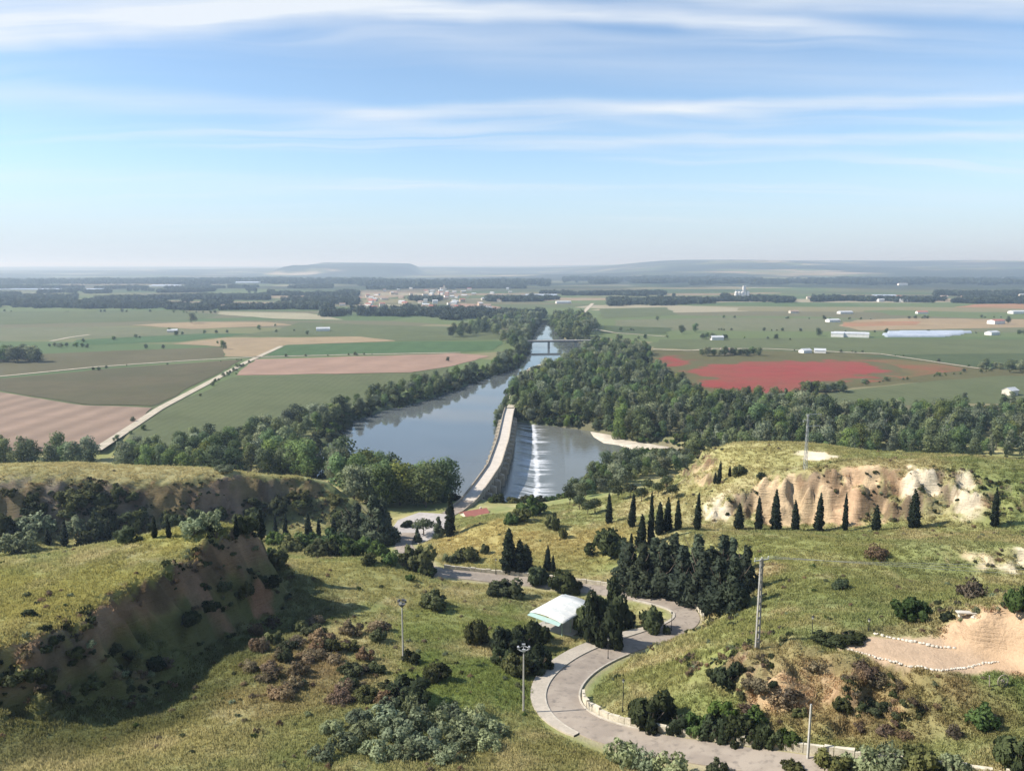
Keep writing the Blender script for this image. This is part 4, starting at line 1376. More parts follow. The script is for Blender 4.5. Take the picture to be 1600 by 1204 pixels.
LAMPS = [(973, 1058, 1112, 'black lantern post above the round bush'), (950, 995, 1030, 'short dark lantern post beside the road junction'),
         (1049, 955, 986, 'dark lantern post inside the upper road bend'), (775, 872, 898, 'thin dark lantern post beside the white upper wall'),
         (1268, 962, 1003, 'thin dark lantern post at the end of the sandy terrace'), (1357, 966, 986, 'short dark post above the sandy terrace'),
         (950, 905, 930, 'dark lantern post among the pines at the upper wall')]
for u, v0, v1, lab in LAMPS:
    b_, h_ = post_h(u, v0, v1)
    t = thing('lantern_post', lab, 'lamp post', b_, 0, 'lantern posts along the hillside road')
    MB().tube([(0, 0, -.4), (0, 0, .5), (0, 0, .55), (0, 0, h_ - .5)], [.12, .11, .065, .05], 8).build('post', black_m, t)
    MB().tube([(0, 0, h_ - .5), (0, 0, h_ - .42), (0, 0, h_ - .1)], [.06, .13, .2], 6).build('lantern', glass_m, t)
    MB().tube([(0, 0, h_ - .1), (0, 0, h_ + .02), (0, 0, h_ + .12)], [.25, .14, .02], 6).build('lantern_cap', black_m, t)

# lattice concrete pole with cross-arm
b_, h_ = post_h(1183, 868, 1013)
upole_loc = b_
t = thing('utility_pole', 'tall grey concrete power pole with openings standing on the green shoulder', 'utility pole', b_, .35)
wb, wt_, dp = .62, .34, .30
rails = MB()
for s_ in (-1, 1):
    rails.add([(s_ * wb / 2 - .07, -dp / 2, -.6), (s_ * wb / 2 + .07, -dp / 2, -.6), (s_ * wb / 2 + .07, dp / 2, -.6), (s_ * wb / 2 - .07, dp / 2, -.6),
               (s_ * wt_ / 2 - .06, -dp / 2, h_), (s_ * wt_ / 2 + .06, -dp / 2, h_), (s_ * wt_ / 2 + .06, dp / 2, h_), (s_ * wt_ / 2 - .06, dp / 2, h_)],
              [(3, 2, 1, 0), (4, 5, 6, 7), (0, 1, 5, 4), (1, 2, 6, 5), (2, 3, 7, 6), (3, 0, 4, 7)])
rails.build('shaft', conc_m, t)
for k in range(13):
    z = .3 + k * (h_ - .5) / 12
    w_ = wb + (wt_ - wb) * z / h_
    MB().box((0, 0, z), (w_ - .1, dp * .9, .26 if k else 1.4)).build('web', conc_m, t)
MB().box((0, 0, h_ - .22), (2.6, .16, .14)).build('crossarm', galv_m, t)
INS = []
for x in (-1.2, 0, 1.2):
    ins = MB().tube([(x, 0, h_ - .15), (x, 0, h_ + .06), (x, 0, h_ + .1), (x, 0, h_ + .2), (x, 0, h_ + .3)], [.03, .09, .05, .09, .03], 8).build('insulator', glass_m, t)
    INS.append((b_[0] + x * math.cos(.35), b_[1] + x * math.sin(.35), b_[2] + h_ + .3))
MB().tube([(-1.0, .1, h_ - .25), (-.9, .1, h_ - 1.3), (-.35, .1, h_ - 1.8), (-.25, .1, h_ - 1.2)], .025, 5).build('cable_loop', black_m, t)

# steel pylon behind the hill
yb = G(1258, 733)
yt = (735 - 648) / pxscale(*yb)
py_ = thing('pylon', 'thin grey lattice pylon with cross-arms standing behind the pale cliff', 'pylon', yb, .2)
for sx_ in (-1, 1):
    for sy_ in (-1, 1):
        MB().bar((sx_ * .42, sy_ * .42, -.5), (sx_ * .16, sy_ * .16, yt), .09).build('leg', galv_m, py_)
mm = MB()
for k in range(12):
    z0, z1 = yt * k / 12, yt * (k + 1) / 12
    a0, a1 = .42 - .26 * k / 12, .42 - .26 * (k + 1) / 12
    for sy_ in (-1, 1):
        mm.bar((-a0, sy_ * a0, z0), (a1, sy_ * a1, z1), .05); mm.bar((sy_ * a0, -a0, z0), (sy_ * a1, a1, z1), .05)
mm.build('lattice', galv_m, py_)
for z, x0, x1 in ((yt, -.6, 4.2), (yt - 1.7, -1.6, .5), (yt - 3.4, -.4, 4.0)):
    MB().box(((x0 + x1) / 2, 0, z), (x1 - x0, .14, .16)).build('crossarm', galv_m, py_)
    for x in (x0 + .15, x1 - .2):
        MB().tube([(x, 0, z - .05), (x, 0, z - .35), (x, 0, z - .6)], [.04, .1, .04], 6).build('insulator', glass_m, py_)
wire_m = mat('aluminium_wire', (.42, .42, .41), .5)
for k, p in enumerate(INS):
    q0 = PY(1600, 874 + 7 * k, 121.0)
    e = np.array(p) + (q0 - np.array(p)) * 2.1
    pts = [(p[0] + (e[0] - p[0]) * s, p[1] + (e[1] - p[1]) * s, p[2] + (e[2] - p[2]) * s - 4 * .9 * s * (1 - s) + (2.2 * max(0, s - .5))) for s in np.linspace(0, 1, 24)]
    tag(MB().tube(pts, .022, 5).build('power_line', wire_m), 'thin pale power line running from the concrete pole over the green slope', 'cable', 'power lines from the concrete pole')

# ------------------------------------------------------------------ terrace: edging stones, slab, wheel
st_m = mat('white_edging_stone', None, .9, mottled((.66, .60, .50), (.52, .47, .39), 1.2, (.42, .38, .31), .03))
rr = random.Random(8)
def rock(r_, seed, sx=1.0, sy=.7, sz=.6):
    rg = np.random.RandomState(seed)
    V_, F_ = [], []
    nlat, nlon = 4, 7
    V_.append((0, 0, sz * r_))
    for a in range(1, nlat):
        for b in range(nlon):
            th, ph = math.pi * a / nlat, 2 * math.pi * (b + .3 * a) / nlon
            k_ = r_ * (1 + rg.uniform(-.22, .22))
            V_.append((k_ * sx * math.sin(th) * math.cos(ph), k_ * sy * math.sin(th) * math.sin(ph), k_ * sz * math.cos(th)))
    V_.append((0, 0, -sz * r_))
    for b in range(nlon):
        F_.append((0, 1 + b, 1 + (b + 1) % nlon))
        for a in range(nlat - 2):
            q0 = 1 + a * nlon
            F_.append((q0 + b, q0 + nlon + b, q0 + nlon + (b + 1) % nlon, q0 + (b + 1) % nlon))
        q0 = 1 + (nlat - 2) * nlon
        F_.append((q0 + b, len(V_) - 1, q0 + (b + 1) % nlon))
    return V_, F_


def edging(label, pix, seed, r0):
    root = thing('stone_edging', label, 'stones', (0, 0, 0))
    ln = resample(np.array([G(u, v) for u, v in pix]), r0 * 1.6)
    for k, p in enumerate(ln):
        V_, F_ = rock(r0 * rr.uniform(.7, 1.3), seed * 100 + k)
        z = float(Zs(p[0], p[1]))
        MB().add(V_, F_).build('stone', st_m, root, (p[0] + rr.uniform(-.1, .1), p[1] + rr.uniform(-.15, .15), z + r0 * .25), (0, 0, rr.uniform(0, 3)))


edging('row of rough white stones along the back edge of the sandy terrace', [(1366, 990), (1400, 998), (1425, 1003), (1460, 1010), (1490, 1014)], 1, .34)
edging('row of small stones along the front edge of the sandy terrace', [(1300, 1008), (1380, 1030), (1430, 1044), (1470, 1048), (1530, 1038), (1560, 1034)], 2, .22)
sl_ = G(1515, 968)
t = thing('stone_table', 'white slab lying on a rounded white block above the sandy cut', 'slab', (sl_[0], sl_[1], sl_[2] + .1), -.15)
MB().add(*rock(.5, 77, 1.2, .8, .8)).build('block', st_m, t, (.5, -.3, .2))
MB().box((-.3, .1, .72), (3.2, .9, .16), .05).build('slab', st_m, t)
MB().box((-1.3, .2, .3), (.35, .5, .75), .1).build('support', st_m, t)
wood_m = mat('grey_weathered_wood', None, .85, mottled((.30, .26, .19), (.23, .2, .15), 4))
wl_ = G(1566, 1074)
t = thing('cart_wheel', 'old weathered spoked wheel standing on the small lawn', 'wheel', (wl_[0], wl_[1], wl_[2] - .05), .25)
R_ = .85
MB().tube([(R_ * math.cos(2 * math.pi * k / 28), 0, R_ + R_ * math.sin(2 * math.pi * k / 28)) for k in range(29)], .075, 6).build('rim', wood_m, t)
MB().tube([(0, -.22, R_), (0, .22, R_)], .17, 10).build('hub', wood_m, t)
for k in range(10):
    a = 2 * math.pi * k / 10
    MB().bar((.1 * math.cos(a), 0, R_ + .1 * math.sin(a)), (R_ * math.cos(a), 0, R_ + R_ * math.sin(a)), .05).build('spoke', wood_m, t)
pw = G(1546, 1074)
t = thing('wooden_post', 'pale leaning wooden post beside the old wheel', 'post', pw)
MB().tube([(0, 0, -.2), (-.05, 0, .8), (-.16, 0, 1.55)], [.09, .085, .07], 7).build('shaft', wood_m, t)
MB().tube([(-.16, 0, 1.55), (-.165, 0, 1.6)], [.08, .05], 7).build('top', galv_m, t)

# small house by the bridge ramp
house_wall_m = mat('cream_render', None, .9, mottled((.62, .57, .48), (.55, .5, .42), .8))
tile_m = mat('red_roof_tiles', None, .85, mottled((.40, .15, .12), (.34, .13, .10), .9, (.28, .13, .10), .04))
win_m = mat('dark_window', (.03, .035, .04), .2)
door_m = mat('brown_door', None, .7, mottled((.14, .08, .05), (.18, .1, .06), 2))


def house(loc, L, D_, H, rise, rz, label, cat='house', group=None, wall=None, roof=None, detail=True, name='house'):
    t_ = thing(name, label, cat, loc, rz, group)
    MB().box((0, 0, H / 2 - .4), (L, D_, H + .8)).build('wall', wall or house_wall_m, t_)
    gb = MB()
    for s_ in (-1, 1):
        gb.add([(s_ * L / 2 * .998, -D_ / 2, H - .002), (s_ * L / 2 * .998, D_ / 2, H - .002), (s_ * L / 2 * .998, 0, H + rise)], [(0, 1, 2) if s_ > 0 else (2, 1, 0)])
    gb.build('gable', wall or house_wall_m, t_)
    ov = .35
    V_ = [(-L / 2 - ov, -D_ / 2 - ov, H - ov * rise / (D_ / 2)), (L / 2 + ov, -D_ / 2 - ov, H - ov * rise / (D_ / 2)), (L / 2 + ov, 0, H + rise), (-L / 2 - ov, 0, H + rise),
          (L / 2 + ov, D_ / 2 + ov, H - ov * rise / (D_ / 2)), (-L / 2 - ov, D_ / 2 + ov, H - ov * rise / (D_ / 2))]
    V_ = [(x, y, z + .06) for x, y, z in V_]
    ro = MB().add(V_ + [(x, y, z - .16) for x, y, z in V_], [(0, 1, 2, 3), (3, 2, 4, 5), (9, 8, 7, 6), (11, 10, 8, 9), (0, 6, 7, 1), (4, 10, 11, 5), (1, 7, 8, 2), (2, 8, 10, 4), (5, 11, 9, 3), (3, 9, 6, 0)]).build('roof', roof or tile_m, t_)
    if detail:
        MB().box((L * .3, D_ * .1, H + rise * .9), (.6, .6, 1.3)).build('chimney', wall or house_wall_m, ro)
        MB().box((0, -D_ / 2 - .02, 1.05), (1.0, .08, 2.1)).build('door', door_m, t_)
        for x in (-L * .32, L * .32):
            MB().box((x, -D_ / 2 - .015, 1.6), (1.1, .06, 1.1)).build('window', win_m, t_)
        for y in (-D_ * .2, D_ * .2):
            MB().box((-L / 2 - .015, y, 1.6), (.06, .9, 1.0)).build('window', win_m, t_)
    return t_


hp = PY(742, 808, 274.0)
house((hp[0], hp[1], 6.4), 9.0, 6.5, 3.6, 1.5, math.radians(28), 'small cream house with red tiled roof beside the bridge ramp')

# ------------------------------------------------------------------ plants
def leaf_cloud(rg, clumps, n_total, size, flat=.0, out_w=.75, shell=.55, aspect=1.0, upright=0.0):
    """leaf-sized faces spread through clump volumes. clumps: (x,y,z,rx,ry,rz). Returns V,F,N,tint"""
    cl = np.asarray(clumps, float)
    wgt = (cl[:, 3] * cl[:, 4] * cl[:, 5]) ** (2 / 3)
    pick = rg.choice(len(cl), n_total, p=wgt / wgt.sum())
    d = rg.normal(size=(n_total, 3)); d /= np.linalg.norm(d, axis=1)[:, None]
    r = shell + (1 - shell) * rg.uniform(0, 1, n_total) ** .5
    r = r * rg.uniform(.82, 1.12, n_total)
    c = cl[pick]
    p = c[:, :3] + d * r[:, None] * c[:, 3:6]
    ctr = (cl[:, :3] * wgt[:, None]).sum(0) / wgt.sum()
    ext = np.abs(cl[:, :3] - ctr).max(0) + cl[:, 3:6].max(0)
    outer = (p - ctr) / ext; outer /= np.linalg.norm(outer, axis=1)[:, None] + 1e-6
    nrm = d * .55 + outer * .45 + rg.normal(size=(n_total, 3)) * .28
    nrm /= np.linalg.norm(nrm, axis=1)[:, None]
    # face orientation: loosely around the normal
    fn = nrm * .9 + rg.normal(size=(n_total, 3)) * .5
    fn /= np.linalg.norm(fn, axis=1)[:, None]
    a = np.cross(fn, rg.normal(size=(n_total, 3))); a /= np.linalg.norm(a, axis=1)[:, None] + 1e-9
    if upright:
        up = np.array([0, 0, 1.0]) * upright + a * (1 - upright)
        a = up / np.linalg.norm(up, axis=1)[:, None]
    b = np.cross(fn, a); b /= np.linalg.norm(b, axis=1)[:, None] + 1e-9
    s = size * rg.uniform(.6, 1.35, n_total)[:, None]
    sa = s * aspect
    j = [rg.uniform(.75, 1.2, (n_total, 1)) for _ in range(4)]
    q = np.stack([p + a * sa * j[0], p + b * s * j[1] * .8, p - a * sa * j[2], p - b * s * j[3] * .8], 1)
    V = q.reshape(-1, 3)
    F = np.arange(4 * n_total).reshape(-1, 4)
    N = np.repeat(nrm, 4, 0)
    ctint = rg.uniform(0, 1, len(cl))
    tint = np.clip(.55 * ctint[pick] + .45 * rg.uniform(0, 1, n_total), 0, 1)
    return V, F, N, np.repeat(tint, 4)


def crown_mesh(name, rg, clumps, nleaf, size, material, **kw):
    V, F, N, T = leaf_cloud(rg, clumps, nleaf, size, **kw)
    return np_mesh(name, V, F, material, normals=N, attrs={'tint': ('POINT', 'FLOAT', T.astype(np.float32))})


bark_m = mat('brown_bark', None, .95, mottled((.13, .10, .075), (.19, .15, .115), 2.5, bmp=.03))
greybark_m = mat('grey_bark', None, .95, mottled((.24, .22, .19), (.17, .155, .13), 2.5, bmp=.03))


def trunk_mesh(rg, h, r, limbs, material, lean=.05):
    m_ = MB()
    lx, ly = rg.normal(0, lean * h, 2)
    m_.tube([(0, 0, -.6), (lx * .2, ly * .2, h * .4), (lx, ly, h)], [r * 1.25, r * .8, r * .3], 7)
    for k in range(limbs):
        z = h * rg.uniform(.35, .85); a = rg.uniform(0, 6.28); L = h * rg.uniform(.25, .45)
        f = z / h
        m_.tube([(lx * f, ly * f, z), (lx * f + math.cos(a) * L * .5, ly * f + math.sin(a) * L * .5, z + L * .45), (lx * f + math.cos(a) * L * .85, ly * f + math.sin(a) * L * .85, z + L)],
                [r * .5, r * .3, r * .1], 5)
    return m_.mesh('trunk', material, True)


def clumps_round(rg, h, w, base, k, cr=.34, top=.9):
    """uneven rounded crown from `base` to `h`"""
    out_ = []
    ch = h - base
    for i in range(k):
        z = rg.uniform(.08, .92)
        prof = math.sin(math.pi * (z * .82 + .12)) ** .7
        a = rg.uniform(0, 6.28); rr_ = w * .5 * prof * math.sqrt(rg.uniform(.15, 1)) * .85
        s = w * cr * rg.uniform(.65, 1.2) * (.75 + .35 * prof)
        out_.append((rr_ * math.cos(a), rr_ * math.sin(a), base + ch * z, s, s, s * rg.uniform(.75, 1.15)))
    out_.append((0, 0, base + ch * .5, w * .3, w * .3, ch * .38))
    return out_


def clumps_cone(rg, h, w, base, k):
    out_ = []
    for i in range(k):
        z = (i + rg.uniform(0, 1)) / k
        r_ = w * .5 * (1 - z) ** .8
        a = rg.uniform(0, 6.28); q_ = r_ * rg.uniform(.3, .8)
        s = max(.12 * w, r_ * rg.uniform(.45, .7))
        out_.append((q_ * math.cos(a), q_ * math.sin(a), base + (h - base) * z, s, s, s * 1.0))
    return out_


def clumps_column(rg, h, w, base=.15, k=34):
    out_ = []
    for i in range(k):
        z = (i + .5) / k
        prof = min(1, (z + .06) * 5) ** .5 * (1 - max(0, z - .25) / .78) ** .62
        r_ = w * .5 * max(prof, .08)
        a = rg.uniform(0, 6.28)
        out_.append((r_ * .2 * math.cos(a), r_ * .2 * math.sin(a), base + (h - base) * z, r_ * rg.uniform(.82, 1.0), r_ * rg.uniform(.82, 1.0), h / k * 1.5))
    return out_


LM = {
    'poplar': leafmat('poplar_leaf', (0.084, 0.115, 0.060), (0.227, 0.263, 0.131)),
    'grey': leafmat('willow_leaf', (0.126, 0.154, 0.095), (0.294, 0.319, 0.194)),
    'deep': leafmat('alder_leaf', (0.061, 0.089, 0.045), (0.165, 0.208, 0.099)),
    'lime': leafmat('bright_leaf', (0.085, 0.118, 0.041), (0.213, 0.246, 0.086)),
    'bright': leafmat('ash_leaf', (0.076, 0.127, 0.048), (0.194, 0.263, 0.093)),
    'pine': leafmat('pine_needle', (0.030, 0.044, 0.027), (0.094, 0.116, 0.069), .3),
    'cyp': leafmat('cypress_leaf', (.010, .017, .010), (.030, .042, .022), .25, .15),
    'umb': leafmat('pruned_pine', (0.044, 0.061, 0.027), (0.106, 0.122, 0.056), .35),
    'bush': leafmat('bush_leaf', (0.062, 0.076, 0.033), (0.175, 0.183, 0.077)),
    'bushd': leafmat('dark_bush_leaf', (0.033, 0.046, 0.021), (0.106, 0.128, 0.053)),
    'bushb': leafmat('fresh_bush_leaf', (0.050, 0.091, 0.025), (0.131, 0.189, 0.056)),
    'dry': leafmat('dry_scrub', (.155, .115, .065), (.31, .24, .145), .4),
    'silver': leafmat('silver_sage', (.155, .185, .10), (.33, .375, .22), .4),
    'purple': leafmat('brown_scrub', (.125, .095, .068), (.235, .18, .125), .4),
    'far': leafmat('far_wood_leaf', (.034, .050, .036), (.082, .102, .066), .35),
}

PROTO = {}     # kind -> list of (crown mesh, trunk mesh, nominal height)


def add_proto(kind, crown, trunk, h):
    PROTO.setdefault(kind, []).append((crown, trunk, h))


for k in range(5):
    rg = np.random.RandomState(100 + k)
    mk = ['poplar', 'deep', 'poplar', 'grey', 'bright'][k]
    h = [14, 13, 16, 11, 15][k]; w = [9, 9.5, 8.5, 9, 9][k]
    add_proto('river', crown_mesh('crown', rg, clumps_round(rg, h, w, h * .14, 20, .26), 1500, .42, LM[mk]), trunk_mesh(rg, h * .7, .28, 4, bark_m), h)
for k in range(3):   # slender poplars
    rg = np.random.RandomState(140 + k)
    add_proto('slim', crown_mesh('crown', rg, clumps_round(rg, 17, 4.6, 2.0, 20, .28), 1100, .40, LM[['poplar', 'grey', 'deep'][k]]), trunk_mesh(rg, 12, .24, 3, greybark_m), 17)
for k in range(3):
    rg = np.random.RandomState(160 + k)
    add_proto('green', crown_mesh('crown', rg, clumps_round(rg, 17, 11.5, 1.6, 30, .24), 3200, .40, LM[['bright', 'lime', 'bright'][k]]), trunk_mesh(rg, 12, .32, 5, bark_m), 17)
for k in range(3):
    rg = np.random.RandomState(180 + k)
    add_proto('pine', crown_mesh('crown', rg, clumps_cone(rg, 9, 6.0, .5, 26), 3000, .26, LM['pine'], aspect=1.7), trunk_mesh(rg, 7.5, .2, 3, bark_m), 9)
for k in range(3):
    rg = np.random.RandomState(200 + k)
    add_proto('cypress', crown_mesh('crown', rg, clumps_column(rg, 10, 2.0), 2400, .16, LM['cyp'], aspect=2.0, upright=.55, shell=.7), trunk_mesh(rg, 7, .15, 0, bark_m, .0), 10)
for k in range(2):
    rg = np.random.RandomState(220 + k)
    cl = [(math.cos(a) * 1.0, math.sin(a) * 1.0, 2.5 + .3 * rg.uniform(-1, 1), 1.0, 1.0, .75) for a in np.linspace(0, 5.4, 7)] + [(0, 0, 2.9, 1.3, 1.3, .8)]
    add_proto('umbrella', crown_mesh('crown', rg, cl, 900, .17, LM['umb']), trunk_mesh(rg, 2.6, .11, 3, bark_m), 3.7)
for kind, mk, nl, sz in [('bush', 'bush', 1500, .16), ('bushd', 'bushd', 1700, .16), ('bushb', 'bushb', 1500, .16), ('dry', 'dry', 900, .13), ('silver', 'silver', 1100, .13), ('purple', 'purple', 800, .13)]:
    for k in range(3):
        rg = np.random.RandomState(240 + k + hash(len(kind) * 7 + nl) % 97)
        cl = []
        for i in range(22):
            a = rg.uniform(0, 6.28); q_ = 1.4 * math.sqrt(rg.uniform(0, 1))
            s = rg.uniform(.22, .66)
            cl.append((q_ * math.cos(a) * 1.1, q_ * math.sin(a) * .9, .3 + rg.uniform(.0, 1.45) * (1 - (q_ / 1.9) ** 2) * rg.uniform(.7, 1.1), s, s, s * rg.uniform(.7, 1.2)))
        m_ = MB()
        for i in range(6):
            a = rg.uniform(0, 6.28); L = rg.uniform(.7, 1.2)
            m_.tube([(0, 0, -.3), (math.cos(a) * L * .4, math.sin(a) * L * .4, .5), (math.cos(a) * L, math.sin(a) * L, 1.2)], [.06, .04, .015], 5)
        add_proto(kind, crown_mesh('foliage', rg, cl, nl, sz, LM[mk], aspect=1.3), m_.mesh('stem', bark_m), 2.1)


PRNG = random.Random(77)


def plant(kind, name, x, y, z, h, w=None, label='', cat='tree', group=None, variant=None):
    """one plant: Empty at its base, trunk and crown as parts"""
    pr = PROTO[kind][variant if variant is not None else PRNG.randrange(len(PROTO[kind]))]
    lean = .035 if kind != 'cypress' else .022
    t_ = tag(new_obj(name, None, None, (x, y, z), (PRNG.gauss(0, lean), PRNG.gauss(0, lean), PRNG.uniform(0, 6.28))), label, cat, group)
    s = h / pr[2]
    sw = s if w is None else w
    t_.scale = (sw, sw, s)
    bush = pr[0].name.startswith('foliage')
    new_obj('foliage' if bush else 'crown', pr[0], t_)
    new_obj('stem' if bush else 'trunk', pr[1], t_)
    return t_


NOM_W = {'bush': 3.3, 'bushd': 3.3, 'bushb': 3.3, 'dry': 3.3, 'silver': 3.3, 'purple': 3.3, 'pine': 6.0, 'cypress': 2.0, 'umbrella': 3.7, 'river': 9.5, 'slim': 5, 'green': 12}


def plant_px(kind, name, u, vb, wpx, hpx, label, cat='shrub', group=None, zp=5.0, variant=None):
    g = G(u, vb, zp)
    k = pxscale(*g)
    wv = PRNG.uniform(.8, 1.25) if kind == 'cypress' else 1.0
    return plant(kind, name, g[0], g[1], g[2] - .1, hpx / k, wv * wpx / k / NOM_W[kind], label, cat, group, variant)


# --- cypresses: (u, base v, top v, width px)
ROW = 'cypresses in the long row below the pale cliff'
for u, vb, vt, w in [(1154, 827, 785, 13), (1185, 828, 774, 13), (1211, 830, 764, 15), (1243, 830, 780, 14), (1279, 830, 769, 15), (1320, 830, 769, 10), (1368, 829, 787, 14), (1428, 825, 763, 17)]:
    plant_px('cypress', 'cypress_tree', u, vb, w, vb - vt, 'dark slender cypress in the straight row below the pale cliff', 'tree', ROW)
plant_px('cypress', 'cypress_tree', 1553, 823, 12, 62, 'lone dark cypress standing apart beyond the end of the cypress row', 'tree')
for u, vb, vt, w in [(952, 818, 769, 12), (987, 824, 769, 10), (986, 857, 831, 7), (1001, 857, 801, 15), (1017, 852, 769, 10), (1030, 835, 782, 12), (1042, 830, 776, 13), (1059, 828, 778, 11), (1089, 828, 768, 14)]:
    plant_px('cypress', 'cypress_tree', u, vb, w, vb - vt, 'dark cypress in the loose group above the dense pine clump', 'tree', 'cypresses above the pine clump')
for u, vb, vt, w in [(1123, 757, 719, 7), (1117, 756, 738, 6), (1140, 744, 727, 6)]:
    plant_px('cypress', 'cypress_tree', u, vb, w, vb - vt, 'tiny dark cypress on the bare hill shoulder above the pale cliff', 'tree', 'small cypresses on the hill shoulder')
for u, vb, vt, w in [(795, 895, 823, 22), (812, 896, 840, 20), (823, 893, 848, 18)]:
    plant_px('cypress', 'cypress_tree', u, vb, w, vb - vt, 'broad dark cypress in the tight trio above the white wall', 'tree', 'trio of cypresses on the yellow mound')
plant_px('cypress', 'cypress_tree', 855, 893, 12, 42, 'thin pointed cypress with two tips beside the trio', 'tree', variant=0)
plant_px('cypress', 'cypress_tree', 864, 894, 10, 28, 'short cypress leaning against the thin pointed one', 'tree', variant=1)
plant_px('cypress', 'cypress_tree', 703, 838, 16, 70, 'tall dark cypress at the corner of the car park', 'tree')
plant_px('pine', 'conifer_tree', 686, 840, 22, 34, 'small conical dark conifer beside the tall car park cypress', 'tree')
plant_px('pine', 'conifer_tree', 653, 846, 14, 24, 'very small conical conifer at the car park edge', 'tree')
for u, vb, vt, w in [(101, 853, 810, 10), (76, 851, 824, 10), (241, 840, 805, 8), (265, 840, 806, 8), (409, 842, 796, 11), (431, 840, 800, 8), (446, 842, 797, 10), (482, 840, 800, 12), (498, 838, 808, 9), (522, 838, 806, 9), (552, 838, 806, 9), (370, 838, 800, 8), (169, 846, 812, 9)]:
    plant_px('cypress', 'cypress_tree', u, vb, w, vb - vt, 'dark cypress in the shade at the foot of the long brown escarpment', 'tree', 'cypresses below the shaded escarpment')
for u, vb, vt, w in [(580, 852, 772, 48), (602, 850, 778, 44), (560, 850, 785, 46), (592, 856, 795, 50), (545, 846, 796, 40), (606, 846, 800, 36)]:
    plant_px('pine', 'conifer_tree', u, vb, w, vb - vt, 'big dark conifer bordering the shaded side of the car park', 'tree', 'dark conifers beside the car park')
# car park trees
plant_px('umbrella', 'pine_tree', 662, 836, 38, 26, 'flat-topped pine standing in the car park', 'tree')
plant_px('bushd', 'shrub', 636, 822, 20, 13, 'clipped dark round shrub in the car park', 'shrub')

# --- dense pine clump
for u, vb, h_, w in [(985, 918, 70, 50), (1005, 925, 78, 55), (1035, 932, 85, 60), (1065, 940, 88, 60), (1095, 950, 92, 62), (1125, 958, 90, 60), (1150, 955, 84, 52), (1160, 930, 78, 50),
                     (1020, 905, 66, 50), (1055, 908, 72, 55), (1090, 912, 76, 55), (1125, 915, 80, 56), (1145, 905, 66, 44), (978, 900, 56, 40), (1110, 935, 80, 58)]:
    plant_px('pine', 'pine_tree', u, vb, w, h_, 'dense dark green pine in the tight clump behind the upper road bend', 'tree', 'pines of the dense clump', variant=None)
plant_px('bushd', 'shrub', 1112, 962, 36, 22, 'dark bush at the foot of the pine clump by the wall end', 'shrub')
# --- pruned umbrella pines
for u, vb in [(900, 765), (915, 770), (925, 762), (940, 758), (958, 764), (966, 775), (905, 790), (918, 798), (930, 795), (985, 772), (1002, 778), (1012, 764), (1028, 770), (1042, 760), (1050, 774), (890, 782), (980, 752), (1035, 748)]:
    plant_px('umbrella', 'pruned_tree', u, vb + 6, 21, 24, 'small round-headed tree in the orchard-like grove above the river bank', 'tree', 'round-headed trees on the river slope')

